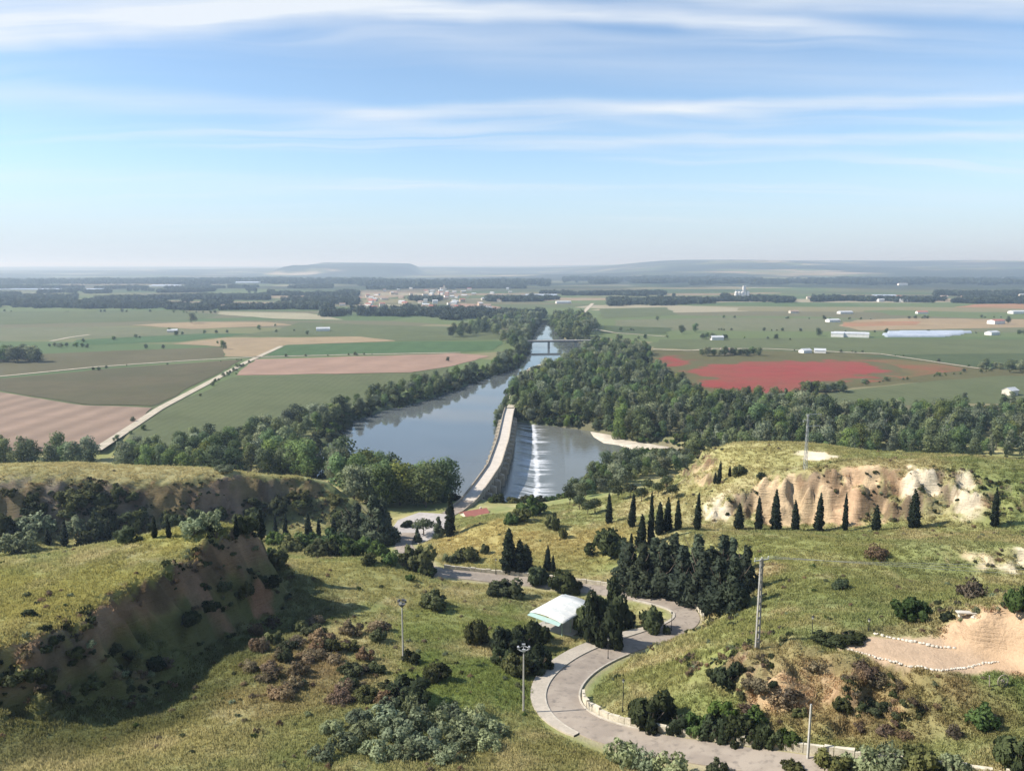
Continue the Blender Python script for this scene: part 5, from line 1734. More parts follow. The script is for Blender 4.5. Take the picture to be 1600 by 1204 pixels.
# --- shrubs and small trees one by one
SHR = [
    ('bush', 680, 950, 54, 32, 'rounded olive-green bush on the open slope below the track'), ('bush', 792, 930, 60, 28, 'sparse brownish bush below the white upper wall'),
    ('bushd', 842, 911, 40, 34, 'dark bush against the white upper wall'), ('bushd', 887, 924, 50, 38, 'dark olive bush by the wall above the pavilion'),
    ('bushd', 1022, 986, 46, 40, 'round bush inside the upper road bend'), ('bush', 745, 1004, 38, 44, 'tall narrow bush standing alone on the green slope'),
    ('bush', 682, 1064, 46, 34, 'low green bush below the floodlight mast on the slope'), ('bushd', 643, 1034, 28, 20, 'small dark bush at the foot of the flared floodlight mast'),
    ('bushd', 1019, 1132, 72, 54, 'neat round dark green bush beside the lower roadside wall'), ('bushb', 540, 868, 50, 36, 'fresh green bush behind the grassy crest'),
    ('bushd', 949, 866, 66, 50, 'large dark bush below the cypress group on the mound'), ('bush', 865, 826, 30, 30, 'olive bush on the back of the yellow mound'),
    ('bush', 880, 840, 16, 20, 'small thin bush on the yellow mound'), ('bush', 730, 876, 40, 26, 'brownish bush on the near side of the yellow mound'),
    ('bush', 757, 864, 15, 18, 'little upright bush on the yellow mound'), ('bush', 702, 880, 24, 18, 'small bush at the mound foot by the road'),
    ('bush', 655, 896, 62, 50, 'big green bush where the road leaves the car park'), ('bushb', 668, 900, 30, 26, 'bright green bush in front of the big roadside bush'), ('bushb', 641, 906, 16, 12, 'small lime bush by the roadside bush'),
    ('bushd', 1313, 920, 34, 16, 'flat dark bush on the green slope below the cypress row'), ('bushb', 1422, 966, 58, 42, 'bright leafy bush above the sandy terrace'),
    ('purple', 1518, 936, 48, 40, 'half-bare greyish bush on the slope above the sandy cut'), ('bushb', 1592, 956, 44, 48, 'leafy green bush on top of the sandy cut'),
    ('bushd', 1137, 1068, 48, 36, 'dark bush on the broken bank beside the pale scar'), ('bushb', 1532, 1134, 44, 36, 'green bush on the brown slope below the lawn'),
    ('bushd', 1592, 1200, 70, 62, 'dark dense bush at the foot of the brown slope'), ('dry', 1370, 870, 40, 22, 'brown dry bush beside the red scar'), ('bushd', 1330, 1000, 50, 16, 'low dark hedge standing in for the shaded recess at the back of the sandy terrace'),
    ('bushd', 1295, 1002, 50, 14, 'low dark hedge standing in for the shaded recess at the end of the sandy terrace'),  # both low hedges stand in for a dark band of shade along the terrace
    ('bush', 1155, 742, 26, 18, 'olive bush on the hill shoulder'), ('bush', 1188, 747, 16, 12, 'small olive bush on the flank of the hill'), ('bush', 434, 884, 34, 30, 'yellow-green bush at the cliff end of the knob'),
    ('bushb', 426, 872, 26, 22, 'bright bush growing at the foot of the knob'), ('bushd', 45, 962, 22, 12, 'little dark bush on the grassy top of the knob'), ('bushd', 635, 1092, 76, 44, 'shaded dark bush in the hollow of the slope'),
    ('silver', 350, 735, 30, 12, 'low pale bush on the plateau edge'), ('bush', 145, 768, 24, 16, 'bush growing on the escarpment rim'), ('bushd', 5, 722, 24, 16, 'dark bush at the back of the plateau'),
    ('bushb', 830, 806, 50, 34, 'leafy bush at the river edge below the weir'), ('bush', 812, 812, 40, 22, 'olive bush at the end of the weir'), ('bushb', 800, 818, 24, 18, 'small bush near the red roof'),
]
for kind, u, vb, w, h_, lab in SHR:
    plant_px(kind, 'shrub', u, vb, w, h_, lab)
for u, vb, w, h_ in [(918, 992, 46, 60), (945, 1006, 62, 84), (965, 985, 56, 78), (930, 975, 44, 60)]:
    plant_px('bushd', 'tree', u, vb, w, h_, 'dark leafy tree crowding the end of the pavilion', 'tree', 'dark trees beside the pavilion')
for u, vb, w, h_ in [(795, 1018, 52, 42), (822, 1012, 56, 48), (838, 1048, 52, 44), (808, 1050, 46, 36), (842, 1000, 40, 36), (786, 1036, 36, 28)]:
    plant_px('bushd' if u % 4 else 'bush', 'shrub', u, vb, w, h_, ('dark' if u % 4 else 'olive') + ' bush in the thicket between pavilion and ring-headed mast', 'shrub', 'thicket beside the pavilion')
for u, vb, w, h_ in [(1062, 1142, 44, 34), (1088, 1146, 50, 42), (1116, 1152, 52, 46), (1146, 1156, 52, 46), (1176, 1158, 50, 44), (1206, 1164, 46, 40), (1232, 1168, 40, 34), (1130, 1120, 44, 30), (1180, 1130, 40, 28)]:
    plant_px('bushb' if u % 3 else 'bushd', 'shrub', u, vb, w, h_, ('fresh green' if u % 3 else 'dark green') + ' shrub in the hedge behind the lower roadside wall', 'shrub', 'shrubs behind the lower wall')
for u, vb, w, h_ in [(455, 862, 44, 26), (480, 858, 46, 30), (505, 868, 50, 34), (520, 860, 50, 42), (560, 866, 46, 30), (590, 870, 40, 26), (575, 880, 30, 20), (432, 850, 36, 26), (610, 880, 30, 24)]:
    plant_px('bush' if u % 2 else 'bushb', 'shrub', u, vb, w, h_, ('olive' if u % 2 else 'fresh green') + ' bush in the belt behind the grassy crest', 'shrub', 'bushes behind the crest')
for u, vb, w, h_ in [(30, 862, 60, 36), (140, 850, 46, 26), (200, 846, 40, 26), (120, 836, 40, 34), (160, 830, 44, 36), (300, 836, 44, 30), (60, 830, 50, 34), (220, 826, 44, 34), (10, 838, 40, 40), (330, 826, 40, 34), (380, 830, 40, 30), (275, 824, 36, 26)]:
    plant_px('silver' if u % 3 == 0 else 'bushd', 'shrub', u, vb, w, h_, ('silvery' if u % 3 == 0 else 'dark') + ' bush in the shaded scrub along the escarpment foot', 'shrub', 'bushes at the escarpment foot')
for u, vb, w, h_ in [(600, 1130, 60, 30), (640, 1140, 64, 34), (690, 1138, 60, 30), (735, 1142, 60, 32), (770, 1150, 50, 28), (620, 1160, 56, 30), (670, 1166, 60, 32), (720, 1168, 56, 30), (570, 1150, 50, 30), (642, 1112, 26, 34), (540, 1170, 50, 30), (590, 1185, 56, 32), (655, 1122, 50, 28), (705, 1120, 46, 26), (745, 1122, 44, 26), (760, 1168, 46, 26), (640, 1182, 56, 30), (700, 1188, 54, 28), (560, 1128, 44, 26), (610, 1108, 36, 24), (520, 1145, 40, 26), (500, 1185, 46, 26)]:
    plant_px('silver', 'shrub', u, vb, w, h_, 'silvery grey-green shrub in the patch below the slope hollow', 'shrub', 'silver shrubs below the hollow')
for u, vb, w, h_ in [(975, 1196, 60, 46), (1010, 1204, 44, 40), (1045, 1208, 60, 40), (1120, 1212, 40, 26), (1300, 1206, 60, 36), (1350, 1204, 64, 44), (1395, 1200, 60, 42), (1440, 1204, 60, 40), (1490, 1206, 50, 36), (1240, 1210, 40, 22)]:
    plant_px('silver' if u % 4 else 'bush', 'shrub', u, vb, w, h_, 'grey-green shrub at the near edge of the lower road', 'shrub', 'shrubs along the near road edge')
for i in range(74):      # dry scrub on the spur and on the brown slope
    if i < 50:
        u, vb = PRNG.uniform(390, 610), PRNG.uniform(975, 1110); lab, grp = 'dry brown scrub bush on the spur beside the knob', 'dry scrub on the spur'
    else:
        u, vb = PRNG.uniform(1150, 1560), PRNG.uniform(1040, 1160); lab, grp = 'dry brown scrub bush on the slope below the terrace', 'dry scrub below the terrace'
    if i >= 50 and (u > 1430 and vb < 1105 or vb > 1130 and u < 1290):
        continue
    kd = PRNG.choice(['dry', 'purple', 'dry', 'bush'])
    lab = {'dry': 'straw-brown dry', 'purple': 'dull purplish brown', 'bush': 'olive green'}[kd] + lab.replace('dry brown', '')
    plant_px(kd, 'scrub_bush', u, vb, PRNG.uniform(22, 46), PRNG.uniform(12, 26), lab, 'shrub', grp)
for i in range(14):      # along the knob cliff
    s = i / 13
    u, vb = 20 + 400 * s + PRNG.uniform(-10, 10), np.interp(20 + 400 * s, [0, 200, 270, 330, 400, 446], [1085, 1075, 1040, 985, 945, 900]) - PRNG.uniform(-6, 60)
    kd = PRNG.choice(['bushd', 'bush', 'purple'])
    plant_px(kd, 'scrub_bush', u, vb, PRNG.uniform(20, 40), PRNG.uniform(14, 26), {'bushd': 'dark', 'bush': 'olive', 'purple': 'brownish'}[kd] + ' bush clinging to the shaded earth cliff of the knob', 'shrub', 'bushes on the knob cliff')
for i in range(34):
    u = PRNG.uniform(0, 540); vb = PRNG.uniform(775, 830)
    kd = PRNG.choice(['bushd', 'bush', 'bushd'])
    plant_px(kd, 'scrub_bush', u, vb, PRNG.uniform(22, 42), PRNG.uniform(12, 26), ('dark' if kd == 'bushd' else 'olive') + ' bush growing on the face of the long escarpment', 'shrub', 'bushes on the escarpment face')

# ------------------------------------------------------------------ woods
WRG = np.random.RandomState(5)


def ground_z(x, y):
    return float(ZG(np.array([x]), np.array([y]))[0])


def in_poly(poly, n_target, mind):
    poly = np.asarray(poly)
    lo, hi = poly.min(0), poly.max(0)
    pts = []
    cell = {}
    tries = 0
    while len(pts) < n_target and tries < n_target * 40:
        c_ = WRG.uniform(lo, hi, (400, 2)); tries += 400
        ok = poly_sd(poly, c_[:, 0], c_[:, 1]) > 0
        for p in c_[ok]:
            kx, ky = int(p[0] // mind), int(p[1] // mind)
            if any((q[0] - p[0]) ** 2 + (q[1] - p[1]) ** 2 < mind * mind for a in (-1, 0, 1) for b in (-1, 0, 1) for q in cell.get((kx + a, ky + b), ())):
                continue
            cell.setdefault((kx, ky), []).append(p); pts.append(p)
            if len(pts) >= n_target: break
    return np.array(pts)


def pxp(pix, z=5.0):
    return np.array([P(u, v, z)[:2] for u, v in pix])


WOODS = [  # key, kinds, outline, count, spacing, height range, label, group
    ('right', ['river', 'river', 'river', 'slim', 'slim', 'green'], pxp([(802, 642), (797, 622), (806, 606), (832, 590), (880, 574), (935, 562), (1012, 566), (1042, 592), (1100, 627), (1250, 633), (1300, 648), (1600, 648), (1850, 652), (1850, 722), (1300, 716), (1085, 712), (1060, 696), (985, 684), (930, 670), (826, 657)]),
     1150, 5.6, (7.0, 14.5), 'leafy tree in the dense riverside wood between river and poppy field', 'trees of the riverside wood'),
    ('leftbank', ['river'], pxp([(185, 728), (330, 712), (452, 690), (548, 656), (606, 644), (668, 628), (730, 607), (773, 589), (811, 577), (824, 556), (808, 556), (770, 572), (715, 590), (650, 606), (590, 622), (540, 640), (440, 670), (320, 694), (185, 712)]),
     200, 6.0, (7, 13), 'bushy tree in the belt lining the opposite river bank', 'trees along the pool bank'),
    ('nearleft', ['green', 'river', 'green'], pxp([(455, 715), (560, 715), (600, 735), (690, 776), (712, 788), (700, 799), (640, 806), (545, 812), (530, 770), (525, 745), (460, 742)]),
     64, 5.6, (14, 18), 'tall green tree in the grove between car park and river', 'trees of the near grove'),
    ('midleft', ['river', 'green', 'river'], pxp([(185, 728), (330, 716), (455, 705), (470, 742), (330, 742), (185, 738)]),
     40, 7.0, (11, 15), 'dark leafy tree in the clump behind the plateau', 'trees behind the plateau'),
    ('farleft', ['river'], pxp([(-160, 706), (165, 712), (165, 735), (-160, 735)]), 22, 9, (9, 14), 'loose tree standing behind the plateau before the ploughed field', 'trees before the ploughed field'),
    ('upriver', ['river'], pxp([(690, 530), (740, 512), (800, 497), (845, 497), (850, 510), (838, 518), (826, 545), (806, 558), (790, 540), (770, 524)]), 120, 9, (13, 18), 'tree in the belt where the river bends out of sight', 'trees at the river bend'),
    ('upright', ['river'], pxp([(852, 510), (880, 500), (920, 506), (932, 524), (905, 536), (874, 528), (866, 516)]), 80, 9, (17, 24), 'tree on the tongue of land behind the girder bridge', 'trees behind the girder bridge'),
    ('rightup', ['river'], pxp([(912, 552), (935, 540), (1000, 545), (1015, 556), (935, 562), (880, 574)]), 70, 8, (11, 15), 'tree at the far tip of the riverside wood', 'trees at the tip of the wood'),
    ('slope', ['river'], pxp([(880, 770), (905, 745), (935, 724), (985, 712), (1075, 716), (1085, 726), (1020, 740), (960, 755), (905, 785)], 6.0), 60, 5, (6, 9), 'low leafy tree on the near river bank below the weir', 'trees on the near river bank'),
]
allt = []
for key, kinds, poly, cnt, mind, hr, lab, grp in WOODS:
    pts = in_poly(poly, cnt, mind)
    if len(pts) == 0: continue
    zz_ = ZG(pts[:, 0], pts[:, 1])
    for (x, y), z in zip(pts, zz_):
        if z < -0.8: continue
        kd = kinds[WRG.randint(len(kinds))]
        h = WRG.uniform(*hr) * (1.15 if kd == 'slim' else 1.0) * (1.12 if WRG.uniform() < .12 else 1)
        allt.append((h * pxscale(x, y, z), key, kd, x, y, z, h, lab, grp))


def seen(x, y, z):
    """does anything of the hillside stand between lookout and this point?"""
    s = np.linspace(.1, .97, 160)
    X_, Y_, Z_ = x * s, y * s, HCAM + (z - HCAM) * s
    ok = Y_ < 455
    return not np.any((Zs(X_[ok], Y_[ok]) > Z_[ok]))


allt.sort(key=lambda q: -q[0])
ind, rest = [], []
for q in allt:
    if len(ind) < 300 and seen(q[3], q[4], q[5] + q[6] * .75):
        ind.append(q)
    else:
        rest.append(q)
LOOK = {'river': ['broad mid-green', 'broad dark green', 'tall mid-green', 'pale grey-green', 'fresh green'], 'slim': ['slender mid-green', 'slender grey-green', 'slender dark green'],
        'green': ['big rich green', 'big yellowish green', 'big fresh green']}
PLACE = {'right': 'tree', 'leftbank': 'tree in the belt lining the pool bank opposite the wood', 'nearleft': 'tree in the grove between car park and river', 'midleft': 'tree in the clump behind the grassy plateau',
         'farleft': 'tree before the pinkish ploughed field', 'upriver': 'tree where the river bends out of sight', 'upright': 'tree on the land behind the girder bridge', 'rightup': 'tree at the far tip of the riverside wood',
         'slope': 'low tree on the near bank below the weir'}
for _, key, kd, x, y, z, h, lab, grp in ind:
    vr = PRNG.randrange(len(PROTO[kd]))
    place = PLACE[key]
    if key == 'right':
        dwn = float(poly_sd(DOWN, np.array([x]), np.array([y]))[0])
        place = ('tree at the water edge of the riverside wood' if dwn > -16 else 'tree inside the riverside wood beside the weir pool' if x < 70 else
                 'tree of the riverside wood below the poppy field' if x < 190 else 'tree of the riverside wood below the green meadow')
    plant(kd, 'riverside_tree', x, y, z - .2, h, h / PROTO[kd][0][2] * PRNG.uniform(.85, 1.25), LOOK[kd][vr] + ' ' + place, 'tree', grp, vr)
# bushes on the spit beside the far bridge end
for u, vb, h_ in [(770, 668, 5), (774, 660, 7), (779, 650, 8), (784, 641, 8), (772, 652, 6), (786, 632, 7)]:
    g = P(u, vb, 1.4)
    plant('river', 'riverside_tree', g[0] + 1.5, g[1], 1.2, h_, h_ / 13, 'bushy green tree crowding the upstream side of the far bridge end', 'tree', 'trees at the far bridge end')


# ------------------------------------------------------------------ scatter of uncountable growth
def scatter(name, pts, scl, idx, protos, label, cat, cols=None, flat_scale=None):
    pts = np.asarray(pts, np.float32)
    me_ = bpy.data.meshes.new(name)
    me_.vertices.add(len(pts)); me_.vertices.foreach_set('co', pts.ravel())
    rg_ = np.random.RandomState(len(pts))
    for an, typ, dat in (('scl', 'FLOAT', scl), ('idx', 'INT', idx), ('rot', 'FLOAT', rg_.uniform(0, 6.28, len(pts)))):
        a_ = me_.attributes.new(an, typ, 'POINT'); a_.data.foreach_set('value', np.asarray(dat))
    if cols is not None:
        a_ = me_.attributes.new('gcol', 'FLOAT_COLOR', 'POINT'); a_.data.foreach_set('color', np.asarray(cols, np.float32).ravel())
    o = new_obj(name, me_)
    ng = bpy.data.node_groups.new(name, 'GeometryNodeTree')
    ng.interface.new_socket('Geometry', in_out='INPUT', socket_type='NodeSocketGeometry')
    ng.interface.new_socket('Geometry', in_out='OUTPUT', socket_type='NodeSocketGeometry')
    T = NT(ng)
    gi, go = T.node('NodeGroupInput'), T.node('NodeGroupOutput')
    jn = T.node('GeometryNodeJoinGeometry')
    for pm_ in reversed(protos):
        ob = bpy.data.objects.new(name + '_source', pm_)
        oi = T.node('GeometryNodeObjectInfo', {'Object': ob, 'As Instance': True})
        T.l.new(oi.outputs['Geometry'], jn.inputs[0])

    def na(nm, typ):
        nd = T.node('GeometryNodeInputNamedAttribute', data_type=typ)
        nd.inputs['Name'].default_value = nm
        return nd.outputs[0]
    rotv = T.node('ShaderNodeCombineXYZ', {2: na('rot', 'FLOAT')})
    ip = T.node('GeometryNodeInstanceOnPoints', {'Points': gi.outputs[0], 'Instance': jn.outputs[0], 'Pick Instance': True, 'Instance Index': na('idx', 'INT'),
                                                'Rotation': rotv.outputs[0], 'Scale': na('scl', 'FLOAT')})
    T.l.new(ip.outputs[0], go.inputs[0])
    mo = o.modifiers.new('scatter', 'NODES'); mo.node_group = ng
    return tag(o, label, cat, kind='stuff')


# the rest of the riverside wood
wp_, ws_, wi_ = [], [], []
src = [PROTO['river'][k] for k in range(5)] + [PROTO['slim'][k] for k in range(3)] + [PROTO['green'][k] for k in range(3)]
for _, key, kd, x, y, z, h, lab, grp in rest:
    i = {'river': WRG.randint(5), 'slim': 5 + WRG.randint(3), 'green': 8 + WRG.randint(3)}[kd]
    wp_.append((x, y, z - .2)); ws_.append(h / src[i][2]); wi_.append(i)
if wp_:
    scatter('riverside_wood', wp_, ws_, wi_, [s[0] for s in src], 'deeper trees of the riverside woods reading as one mass', 'wood')

# low undergrowth along the banks so that the water line is not bare
up_, us_, ui_ = [], [], []
for poly, sd0, sd1, cnt, xlim in ((POOL, -13, -2.2, 2600, 420), (DOWN, -11, -2.0, 900, 420)):
    lo, hi = poly.min(0) - 12, poly.max(0) + 12
    c_ = WRG.uniform(lo, hi, (cnt * 9, 2))
    sd = poly_sd(poly, c_[:, 0], c_[:, 1])
    c_ = c_[(sd > sd0) & (sd < sd1)][:cnt]
    zc = ZG(c_[:, 0], c_[:, 1])
    for (x, y), z in zip(c_, zc):
        if z < .3 or z > 12: continue
        if np.min(np.hypot(bc[:, 0] - x, bc[:, 1] - y)) < 7: continue
        up_.append((x, y, z - .2)); us_.append(WRG.uniform(.8, 2.0)); ui_.append(WRG.randint(4))
scatter('bank_undergrowth', up_, us_, ui_, [PROTO['bush'][0][0], PROTO['bushd'][0][0], PROTO['bushb'][1][0], PROTO['bush'][2][0]], 'low green undergrowth lining the river banks', 'undergrowth')

# far woods: hedgerow belts, poplar plantations and hill scrub, thousands of small trees
farp = []
for k in range(3):
    rg = np.random.RandomState(300 + k)
    farp.append(crown_mesh('far_crown', rg, clumps_round(rg, 13, 11, .5, 9, .34), 170, 1.35, LM['far']))


def far_wood(name, outlines, label, dens, hr=(.8, 1.25), zoff=0):
    P_, S_, I_ = [], [], []
    for pix in outlines:
        poly = np.array([P(u, v, 5.0 + zoff)[:2] for u, v in pix])
        ar = abs(sum(poly[i][0] * poly[(i + 1) % len(poly)][1] - poly[(i + 1) % len(poly)][0] * poly[i][1] for i in range(len(poly)))) / 2
        n_ = int(min(7000, ar / dens))
        lo, hi = poly.min(0), poly.max(0)
        c_ = WRG.uniform(lo, hi, (max(200, n_ * 4), 2))
        # ragged clearings
        ok = (poly_sd(poly, c_[:, 0], c_[:, 1]) > 0) & (fbm(c_[:, 0], c_[:, 1], 160, 3, 71) > .50)
        c_ = c_[ok][:n_]
        if not len(c_): continue
        zc = ZG(c_[:, 0], c_[:, 1])
        for (x, y), z in zip(c_, zc):
            P_.append((x, y, z - .4)); S_.append(WRG.uniform(*hr)); I_.append(WRG.randint(3))
    return scatter(name, P_, S_, I_, farp, label, 'wood')


def band(u0, u1, v0, v1, seed, n=9, jit=1.2):
    """ragged strip of wood between two image rows (the strip lies on the plain)"""
    r = random.Random(seed)
    us = np.linspace(u0, u1, n)
    return [(u, v0 + r.uniform(-jit, jit)) for u in us] + [(u, v1 + r.uniform(-jit, jit)) for u in us[::-1]]


far_wood('far_wood', [band(-80, 260, 472, 482, 1), band(260, 520, 476, 484, 2), band(500, 700, 486, 494, 3, 9, 2), band(690, 850, 488, 499, 4, 9, 2), band(440, 560, 468, 476, 5), band(-80, 120, 462, 468, 6),
                      band(150, 420, 464, 471, 7), band(420, 560, 458, 463, 8), band(760, 900, 466, 472, 9), band(640, 690, 468, 471, 10), band(950, 1130, 470, 477, 11), band(1130, 1240, 468, 473, 12),
                      band(1400, 1620, 468, 475, 13), band(1460, 1600, 458, 463, 14), band(1270, 1400, 466, 471, 15), band(60, 400, 455, 458, 16), band(200, 520, 449, 451, 17), band(-80, 200, 450, 452, 18),
                      band(560, 820, 450, 453, 19), band(840, 1040, 458, 462, 20), band(1000, 1140, 462, 466, 21)],
         'blue-green belts of woodland across the far plain', 170.0)
far_wood('hill_wood', [band(880, 1120, 438, 444, 31), band(1080, 1400, 440, 446, 32), band(1300, 1620, 440, 446, 33), band(-60, 300, 441, 446, 34), band(250, 600, 440, 446, 35), band(560, 860, 442, 448, 36)],
         'dark woods at the foot of the far hills', 900.0, (1.2, 2.2))

# lone trees and clumps in the fields
for u, vb, hp_, lab in [(349, 546, 15, 'lone round dark tree at the corner of the tan stubble field'), (300, 505, 17, 'dark tree beside the straw coloured strip'), (228, 545, 8, 'small tree at the rim of the brown vineyard'),
                        (255, 545, 7, 'small bush tree on the vineyard rim'), (405, 516, 9, 'small tree by the green parcel'), (265, 519, 8, 'tree beside the green strip'), (480, 523, 7, 'small tree on the long green field'),
                        (430, 510, 5, 'tiny tree on the pale parcel'), (1279, 525, 13, 'round tree beside the white farm'), (1065, 521, 13, 'big tree of the clump by the lane'), (1086, 519, 15, 'tallest tree of the clump by the lane'),
                        (1575, 506, 12, 'round tree beside the far white farm'), (1027, 501, 8, 'lone tree on the green strip right of the lane'), (1578, 582, 22, 'tree at the end of the dark green crop'), (1594, 580, 18, 'broad tree at the end of the farm track'),
                        (700, 565, 8, 'small bush at the tip of the pink field'), (198, 572, 3, 'tiny bush standing in the dark vineyard'), (340, 537, 5, 'bush beside the lone round tree')]:
    g = P(u, vb, 5)
    h = hp_ / pxscale(*g)
    plant('river', 'field_tree', g[0], g[1], 4.9, h, h / 14 * 1.15, lab, 'tree')
for u0, u1, v, n_, h_, lab, grp in [(1252, 1322, 613, 16, 8, 'dark bush in the long thicket at the poppy field corner', 'thicket at the poppy field'), (1096, 1188, 556, 15, 9, 'dark tree of the farm grove beyond the poppies', 'farm grove beyond the poppies'),
                                    (70, 140, 544, 9, 6, 'low bush in the hedge on the vineyard edge', 'hedge on the vineyard edge'), (-60, 62, 566, 26, 15, 'dark tree of the grove beside the brown vineyard', 'grove beside the brown vineyard'),
                                    (1095, 1140, 531, 8, 8, 'tree around the farmyard by the lane', 'farmyard trees by the lane'), (1530, 1600, 577, 9, 9, 'tree in the row ending the farm track', 'row ending the farm track')]:
    for k in range(n_):
        u = u0 + (u1 - u0) * (k + PRNG.uniform(0, 1)) / n_
        g = P(u, v + PRNG.uniform(-7, 1) * (1 if h_ > 12 else .35), 5)
        h = h_ * PRNG.uniform(.7, 1.15)
        plant('river', 'field_tree', g[0], g[1], 4.9, h, h / 13 * 1.2, lab, 'tree', grp)

HEDGE = [([(160, 700), (250, 640), (385, 566)], 22, 'small bush on the verge of the climbing farm track', 'verge bushes of the climbing track'), ([(0, 590), (200, 574), (380, 562)], 8, 'small bush on the verge of the vineyard track', 'verge bushes of the vineyard track'),
         ([(410, 558), (700, 552)], 8, 'small bush on the rim of the pink tilled field', 'bushes on the pink field rim'), ([(1330, 600), (1440, 589), (1540, 580)], 26, 'low bush in the hedge below the thin poppies', 'hedge below the thin poppies'),
         ([(1120, 545), (1370, 552), (1530, 575)], 14, 'small bush along the pale track to the white farm', 'bushes along the pale track'), ([(100, 536), (300, 522), (460, 518)], 14, 'small bush among the green parcels', 'bushes among the green parcels'),
         ([(960, 517), (1120, 516), (1340, 519), (1600, 522)], 26, 'small bush on the long field edge across the plain', 'bushes on the long field edge'), ([(1130, 497), (1340, 499), (1600, 496)], 22, 'tiny tree on the far field edge', 'trees on the far field edge'),
         ([(0, 487), (250, 488), (345, 490)], 16, 'tiny tree at the edge of the woods beyond the parcels', 'trees beyond the parcels'), ([(930, 530), (1040, 528), (1230, 530)], 14, 'small tree on the edge of the wide green crop', 'trees on the wide crop edge')]
for pix, n_, lab, grp in HEDGE:
    ln = np.array([P(u, v, 5) for u, v in pix]); ln = resample(ln, np.linalg.norm(np.diff(ln[:, :2], axis=0), axis=1).sum() / 200)
    for k in range(n_):
        q_ = ln[PRNG.randrange(len(ln))]
        h = PRNG.uniform(1.4, 4.2) * (1.0 if q_[1] < 900 else 1.8)
        plant('river', 'field_bush', q_[0] + PRNG.gauss(3, 3), q_[1] + PRNG.gauss(0, 3), 4.8, h, h / 10, lab, 'bush', grp)

# ------------------------------------------------------------------ turf: tufts whose colour follows the ground
def tuft_mesh(rg, nb, h, spread, w):
    V_, F_ = [], []
    for i in range(nb):
        a = rg.uniform(0, 6.28); r_ = spread * math.sqrt(rg.uniform(0, 1)); x, y = r_ * math.cos(a), r_ * math.sin(a)
        b_ = rg.uniform(0, 6.28); hh = h * rg.uniform(.5, 1.15); lx, ly = rg.normal(0, .3 * h, 2)
        dx, dy = math.cos(b_) * w, math.sin(b_) * w
        V_ += [(x - dx, y - dy, -.05), (x + dx, y + dy, -.05), (x + lx, y + ly, hh)]
        F_.append((3 * i, 3 * i + 1, 3 * i + 2))
    V_ = np.array(V_)
    N_ = np.tile(np.array([0, 0, 1.0]), (len(V_), 1)) + rg.normal(0, .25, (len(V_), 3))
    return V_, np.array(F_), N_ / np.linalg.norm(N_, axis=1)[:, None]


def turf_fn(nt, b):
    a = nt.node('ShaderNodeAttribute', attribute_name='gcol', attribute_type='INSTANCER')
    oi = nt.node('ShaderNodeObjectInfo')
    v = nt.m('ADD', .88, nt.m('MULTIPLY', oi.outputs['Random'], .28))
    c = nt.mix(1.0, a.outputs['Color'], nt.node('ShaderNodeCombineColor', {0: v, 1: v, 2: v}).outputs[0], 'MULTIPLY')
    nt.put(b.inputs['Base Color'], c)
    tr = nt.node('ShaderNodeBsdfTranslucent', {'Color': c})
    nt.l.new(nt.node('ShaderNodeMixShader', {0: .48, 1: b.outputs[0], 2: tr.outputs[0]}).outputs[0], nt.n['Material Output'].inputs[0])


turf_m = mat('grass_blades', None, .85, turf_fn, spec=.1)
tm = []
for k in range(4):
    rg = np.random.RandomState(400 + k)
    V_, F_, N_ = tuft_mesh(rg, 26, .12 + .045 * k, .5, .045)
    tm.append(np_mesh('tuft', V_, F_, turf_m, normals=N_))
NT_ = 150000
cand = WRG.uniform(0, 1, (NT_ * 2, 2))
yy = 58 + (270 - 58) * cand[:, 1] ** 1.5
xx = (cand[:, 0] * 2 - 1) * (yy * .86 + 12)
zt_ = ZG(xx, yy)
e_ = .6
sl_x = (ZG(xx + e_, yy) - ZG(xx - e_, yy)) / (2 * e_); sl_y = (ZG(xx, yy + e_) - ZG(xx, yy - e_)) / (2 * e_)
ss = np.hypot(sl_x, sl_y)
dr_ = line_d(road_c, xx, yy, road_c[:, 2])[0]
ok_all = (ss > .55) & (ss < 2.2) & (dr_ > 6) & (poly_sd(TERR, xx, yy) < -.3) & (zt_ > 3) & (fbm(xx, yy, 7, 3, 93) > .51)
ok_all &= (ground_color(xx, yy, zt_, broad_slope(xx, yy))[:, 0] < .33) | (WRG.uniform(0, 1, len(xx)) < .12)
cliff_pts = np.stack([xx, yy, zt_ - .1], 1)[ok_all]
ok = (broad_slope(xx, yy) < 1.0) & (dr_ > 5.2) & (poly_sd(TERR, xx, yy) < -.3) & (poly_sd(CARPARK, xx, yy) < -1) & (zt_ > 3) & (np.hypot(xx - pav.location.x, yy - pav.location.y) > 6.5)
ok &= fbm(xx, yy, 6, 3, 88) > WRG.uniform(.05, .5, len(xx))
xx, yy, zt_, ss = xx[ok][:NT_], yy[ok][:NT_], zt_[ok][:NT_], ss[ok][:NT_]
gc = np.ones((len(xx), 4), np.float32)
gc[:, :3] = ground_color(xx, yy, zt_, broad_slope(xx, yy))
bare_ = gc[:, 0] > .47
gc[:, :3] = gc[:, :3] * np.array([1.55, 1.48, 1.48])
xx, yy, zt_, gc = xx[~bare_], yy[~bare_], zt_[~bare_], gc[~bare_]
scatter('grass', np.stack([xx, yy, zt_], 1), WRG.uniform(.7, 1.5, len(xx)) * (1 + yy / 400), WRG.randint(0, 4, len(xx)), tm, 'rough grass covering the hillside', 'grass', gc)
